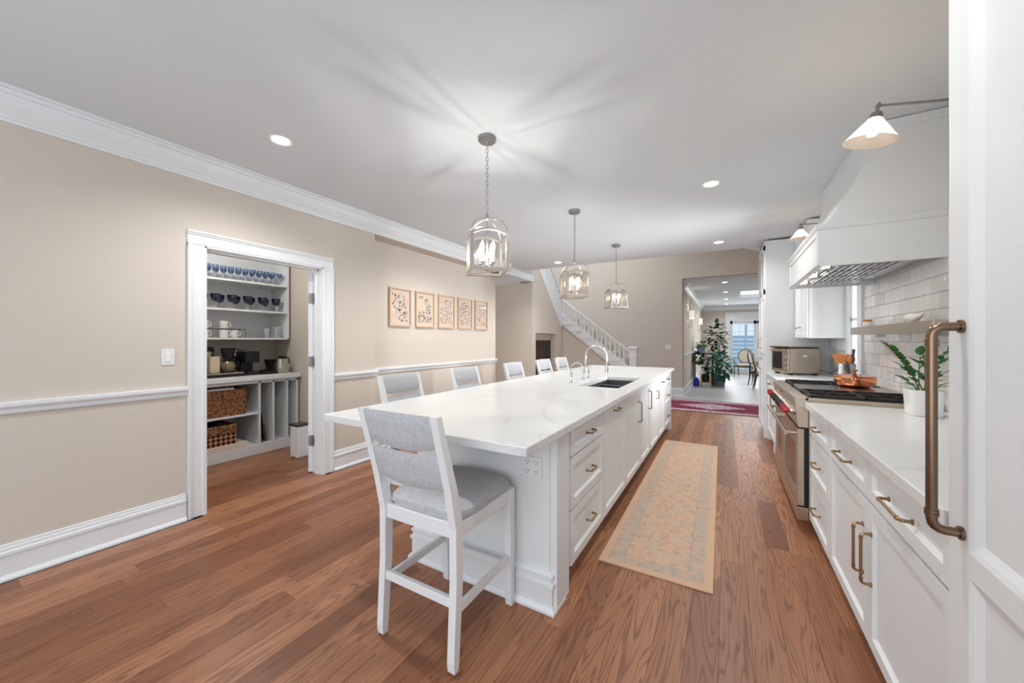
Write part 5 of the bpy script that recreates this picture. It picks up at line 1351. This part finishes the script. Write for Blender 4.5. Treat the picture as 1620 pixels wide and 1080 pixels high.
o=M().box(-5.12,-5.0,2.65,2.725,Zc,Zc+.10).build('white_box',PORC,at=(-5.06,2.69,Zc),bevel=.003); tag(o,'small white box against the right wall on the pantry worktop','box')
# baskets
def basket(name,y0,y1,z0,h,x1,m,label,band=None):
    t=thing(name,((x1-.15),(y0+y1)/2,z0),label,'basket'); x0=x1-.38; b=M(); th_=.012; n=1
    b.box(x0,x1,y0,y1,z0,z0+.01).box(x1-th_,x1,y0,y1,z0,z0+h).box(x0,x0+th_,y0,y1,z0,z0+h).box(x0,x1,y0,y0+th_,z0,z0+h).box(x0,x1,y1-th_,y1,z0,z0+h)
    b.build('woven_body',m,t,bevel=.004)
    r=M().tube([(x1-.005,y0,z0+h),(x1-.005,y1,z0+h)],.009,8).tube([(x0+.005,y0,z0+h),(x0+.005,y1,z0+h)],.009,8).tube([(x0,y1-.005,z0+h),(x1,y1-.005,z0+h)],.009,8).tube([(x0,y0+.005,z0+h),(x1,y0+.005,z0+h)],.009,8)
    r.build('rim',WICK,t,smooth=True)
    if band:
        M().box(x1-.001,x1+.004,y0,y1,z0+h*.6,z0+h).box(x0,x1,y1,y1+.004,z0+h*.6,z0+h).build('plain_band',WICK,t)
    return t
bk=basket('wicker_basket',1.48,2.13,.498,.285,-4.80,WICK,'large brown wicker basket on the upper cubby shelf of the pantry unit')
o=M().box(-5.1,-4.83,1.78,2.02,.55,.81).build('white_carton',PORC,at=(-4.96,1.9,.55)); tag(o,'white carton poking out of the wicker basket','box')
o=M().box(-5.2,-4.785,1.45,2.14,.116,.178).build('flat_box',BOXM,at=(-5,1.8,.116),bevel=.003); tag(o,'flat pale pink box under the patterned basket','box')
basket('patterned_basket',1.50,2.03,.179,.215,-4.80,CHECKB,'black and tan diamond patterned basket in the lower cubby of the pantry unit',band=True)
for k,(y,m_) in enumerate(((1.75,mat('dark_blue_cloth',(30,52,70),.9)),(1.92,mat('black_cloth',(22,22,26),.8)))):
    o=M().ball((-4.98,y,.385),.12,.08,.05,14,8).build('folded_cloth',m_,at=(-4.98,y,.35),smooth=True); tag(o,['dark blue cloth at the left in the patterned basket','black cloth at the right in the patterned basket'][k],'cloth')
# baking sheets leaning in cubby
for k,(y,hh) in enumerate(((2.285,.48),(2.315,.36),(2.34,.22))):
    mb=M().hexa([(-5.3,y+.02,.118),(-4.83,y+.02,.118),(-4.83,y+.026,.118),(-5.3,y+.026,.118)],[(-5.3,y-.008,.118+hh),(-4.83,y-.008,.118+hh),(-4.83,y-.002,.118+hh),(-5.3,y-.002,.118+hh)])
    o=mb.build('baking_sheet',STEELC if k<2 else NICKELD,at=(-5.06,y,.118)); tag(o,['tallest baking sheet leaning on the divider in the pantry slot','middle baking sheet in the pantry slot','shortest baking sheet in the pantry slot'][k],'baking sheet','baking sheets in the pantry unit')
tr=thing('waste_bin',(-4.28,2.45,0),'white rectangular waste bin with dark lid behind the pantry door','bin')
M().box(-4.36,-4.20,2.38,2.52,.0,.36).build('body',PORC,tr,bevel=.012); M().box(-4.365,-4.195,2.375,2.525,.36,.38).build('lid',TRASH,tr,bevel=.004); M().box(-4.30,-4.26,2.35,2.38,.01,.02).build('pedal',STEEL,tr)

# ------------------------------------------------------------ FAR ROOM
# french doors at the end
fd=bpy.data.objects.new('door_2',None); COL.objects.link(fd); fd.location=(1.06,17.36,0); fd['kind']='structure'; fd['label']='white glazed french doors at the end of the far room'
M().box(-.0,.16,17.27,17.3,0,2.139).box(1.96,2.14,17.27,17.3,0,2.139).box(-.02,2.16,17.265,17.3,2.14,2.47).build('casing',TRIM,fd,bevel=.004)
for k in range(2):
    x0=.14+k*.93; x1=x0+.92
    lf=M()
    for (a,b_,c_,d_) in ((x0,x0+.10,0,2.13),(x1-.10,x1,0,2.13),(x0,x1,0,.2),(x0,x1,2.0,2.13)): lf.box(a,b_,17.34,17.38,c_,d_)
    L_=lf.build('door_leaf',TRIM,fd)
    gl=M().box(x0+.1,x1-.1,17.358,17.362,.2,2.0).build('pane',PANE,L_)
    mt=M()
    for i in range(1,3): xx=x0+.1+(.72)*i/3; mt.box(xx-.008,xx+.008,17.352,17.368,.2,2.0)
    for i in range(1,6): zz=.2+1.8*i/6; mt.box(x0+.1,x1-.1,17.352,17.368,zz-.008,zz+.008)
    mt.build('glazing_bar',TRIM,L_)
# snowy deck and fence outside
o=M().box(-6,8,17.6,26,-.25,-.05).build('snowy_ground',mat('snow',(225,235,245),.8),at=(1,21,-.15)); tag(o,'pale snowy ground outside the french doors','ground')
fn=thing('garden_fence',(1,21,0),'blue grey horizontal board fence outside the french doors','fence')
fm=mat('fence_boards',(184,212,232),.8)
for k in range(8): M().box(-4,6,21,21.04,.0+k*.2,.17+k*.2).build('board',fm,fn)
for k in range(5): M().box(-4+k*2.4,-3.9+k*2.4,21.04,21.14,-.05,2.1).build('post',fm,fn)
# sconces in far room
def shade_sconce(y,label):
    t=thing('wall_sconce',(-.88,y,1.9),label,'wall lamp','wall sconces in the far room')
    M().box(-.88,-.87,y-.03,y+.03,1.62,1.86).build('back_plate',NICKELD,t,bevel=.003)
    M().tube([(-.87,y,1.70),(-.79,y,1.72),(-.79,y,1.92)],.008,8).build('arm',NICKELD,t,smooth=True)
    M().lathe([(.062,1.93),(.062,2.14)],(-.79,y,0),20,cap=False).build('shade',SCONEG,t,smooth=True)
    point('wall_sconce_light',(-.79,y,2.06),3.0,.04,(1,.86,.68))
shade_sconce(11.0,'nearer lit wall sconce with white drum shade in the far room')
shade_sconce(15.0,'farther lit wall sconce with white drum shade in the far room')
# oval back armchair
def oval_chair(loc,rz,label):
    t=thing('oval_back_armchair',(0,0,0),label,'armchair'); dm=mat('dark_walnut_frame',(62,52,46),.4); um=mat('cream_upholstery',(206,196,180),.9,var=.08,vscale=30)
    M().box(-.26,.26,-.24,.26,.36,.42).build('seat_rail',dm,t,bevel=.008)
    M().lathe([(0,.42),(.24,.42),(.25,.45),(.22,.485),(0,.50)],seg=24).build('seat',um,t,smooth=True)
    for sx in (-1,1):
        M().tube([(sx*.24,-.22,.40),(sx*.24,-.23,.2),(sx*.235,-.235,0)],[.022,.016,.011],8).build('leg',dm,t,smooth=True)
        M().tube([(sx*.22,.24,.40),(sx*.22,.27,.2),(sx*.22,.30,0)],[.022,.016,.012],8).build('leg',dm,t,smooth=True)
        M().tube([(sx*.24,.24,.66),(sx*.27,.0,.67),(sx*.26,-.12,.655),(sx*.25,-.14,.56),(sx*.25,-.13,.41)],.014,8).build('armrest',dm,t,smooth=True)
        M().tube([(sx*.15,.25,.40),(sx*.14,.27,.56)],.015,8).build('back_support',dm,t,smooth=True)
    pts=[(.23*cos(2*pi*i/24),.29+.05*sin(2*pi*i/24),.76+.24*sin(2*pi*i/24)) for i in range(24)]
    M().tube(pts,.018,8,closed=True).build('back_frame',dm,t,smooth=True)
    mb=M(); vs=[(0,.27,.76)]+[(.22*cos(2*pi*i/24),.28+.05*sin(2*pi*i/24),.76+.23*sin(2*pi*i/24)) for i in range(24)]+[(0,.32,.76)]
    mb.add(vs,[(0,1+i,1+(i+1)%24) for i in range(24)]+[(25,1+(i+1)%24,1+i) for i in range(24)]); mb.build('back_cushion',um,t,smooth=True)
    t.location=loc; t.rotation_euler=(0,0,rz); return t
oc=oval_chair((.56,15.9,0),radians(-14),'oval back armchair with dark frame facing the camera before the french doors')
c=copy_tree(oc); c.location=(.93,13.2,0); c.rotation_euler=(0,0,radians(75)); c['label']='dark framed oval back armchair half hidden behind the tall cabinet'
c=copy_tree(oc); c.location=(.98,12.3,0); c.rotation_euler=(0,0,radians(82)); c['label']='nearest dark framed oval back armchair in the far room, mostly behind the tall cabinet'
# plant stand, plants
ps=thing('plant_table',(-.55,12.6,0),'small dark plant table on pale legs against the far room wall','table')
M().box(-.86,-.30,12.3,12.95,.93,.96).build('table_top',mat('dark_wood',(50,44,42),.4),ps,bevel=.004)
for (x_,y_) in ((-.83,12.34),(-.34,12.34),(-.83,12.9),(-.34,12.9)): M().box(x_-.015,x_+.015,y_-.015,y_+.015,0,.93).build('leg',mat('dark_wood_leg',(60,50,44),.5),ps)
st2=thing('wooden_plant_stand',(-.50,12.15,0),'pale wooden plant stand on the floor in front of the plants','plant stand')
for (x_,y_) in ((-.62,12.0),(-.38,12.0),(-.62,12.24),(-.38,12.24)): M().box(x_-.018,x_+.018,y_-.018,y_+.018,0,.34).build('leg',PALEW,st2)
M().box(-.62,-.38,11.99,12.01,.10,.13).box(-.62,-.38,12.23,12.25,.10,.13).box(-.63,-.61,12,12.24,.10,.13).box(-.39,-.37,12,12.24,.10,.13).build('rail',PALEW,st2)
M().lathe([(0,.13),(.09,.13),(.11,.30),(.10,.30),(.08,.15),(0,.15)],(-.5,12.12,0),18).build('pot',BLACK,st2,smooth=True)
vz=M().lathe([(0,0),(.07,0),(.085,.05),(.085,.17),(.05,.22),(.04,.25),(.045,.26)],(-.74,12.0,0),20).build('blue_vase',BLUEV,at=(-.74,12.0,0),smooth=True); tag(vz,'cobalt blue ceramic vase on the far room floor by the wall','vase')
bp=M().lathe([(0,.96),(.10,.96),(.115,1.0),(.115,1.14),(.105,1.14),(.10,1.0),(0,1.0)],(-.64,12.5,0),20).build('planter',mat('blue_white_ceramic',(150,168,196),.2,var=.5,vscale=18),at=(-.64,12.5,.96),smooth=True); tag(bp,'blue and white ceramic planter on the dark plant table','planter')
def foliage(name,c,rad,n,size,m,label,seed,zsq=1.0,stem0=None,pot=None):
    r=random.Random(seed); t=thing(name,(c[0],c[1],stem0 if stem0 is not None else c[2]),label,'plant'); b=M(); lf=leaf_mesh(1,.34)
    for i in range(n):
        while True:
            p=Vector((r.uniform(-1,1),r.uniform(-1,1),r.uniform(-1,1)))
            if p.length<1 and p.length>.25: break
        q=Vector((c[0]+p.x*rad[0],c[1]+p.y*rad[1],c[2]+p.z*rad[2]))
        if q.x<-.86: q.x=-.86+r.uniform(0,.08)
        d_=(Vector((p.x,p.y,p.z*.4+r.uniform(-.5,.3)))).normalized(); s=size*r.uniform(.7,1.25)
        mt=Matrix.Translation(q) @ d_.to_track_quat('X','Z').to_matrix().to_4x4() @ Matrix.Scale(s,4)
        b.add([tuple(mt @ Vector(v)) for v in lf.v], lf.f)
    o=b.build('leaves',m,t,smooth=True); o['kind']='stuff'
    if stem0 is not None:
        s_=M()
        for k in range(5): s_.tube([(c[0]+r.uniform(-.04,.04),c[1]+r.uniform(-.04,.04),stem0),(c[0]+r.uniform(-.5,.5)*rad[0],c[1]+r.uniform(-.5,.5)*rad[1],c[2]+.3*rad[2])],[.012,.006],6)
        s_.build('stem',STEM,t)
    if pot: M().lathe([(0,0),(.13,0),(.17,.24),(.155,.24),(.13,.03),(0,.03)],(c[0],c[1],0),20).build('pot',mat('grey_clay_pot',(120,130,134),.6),t,smooth=True)
    return t
foliage('fiddle_leaf_fig',(-.26,12.9,1.45),(.30,.35,.42),110,.17,LEAFD,'tall dark green fiddle leaf fig in the far room',1,stem0=.24,pot=True)
foliage('trailing_plant',(-.68,12.35,.80),(.24,.24,.17),80,.12,LEAFD,'dark trailing plant below the dark plant table top',2,stem0=.6)
foliage('small_fern',(-.64,12.5,1.20),(.16,.16,.08),60,.10,LEAFM,'small bright green plant in the blue and white planter',3,stem0=1.02)
foliage('broad_leaf_plant',(-.16,12.45,.62),(.38,.42,.40),170,.19,LEAFB,'large blue green leafy plant low on the far room floor',4,stem0=.24,pot=True)
foliage('young_leaf_plant',(-.5,12.12,.42),(.16,.14,.12),40,.12,LEAFD,'small dark plant in the pot on the pale wooden stand',6,stem0=.30)
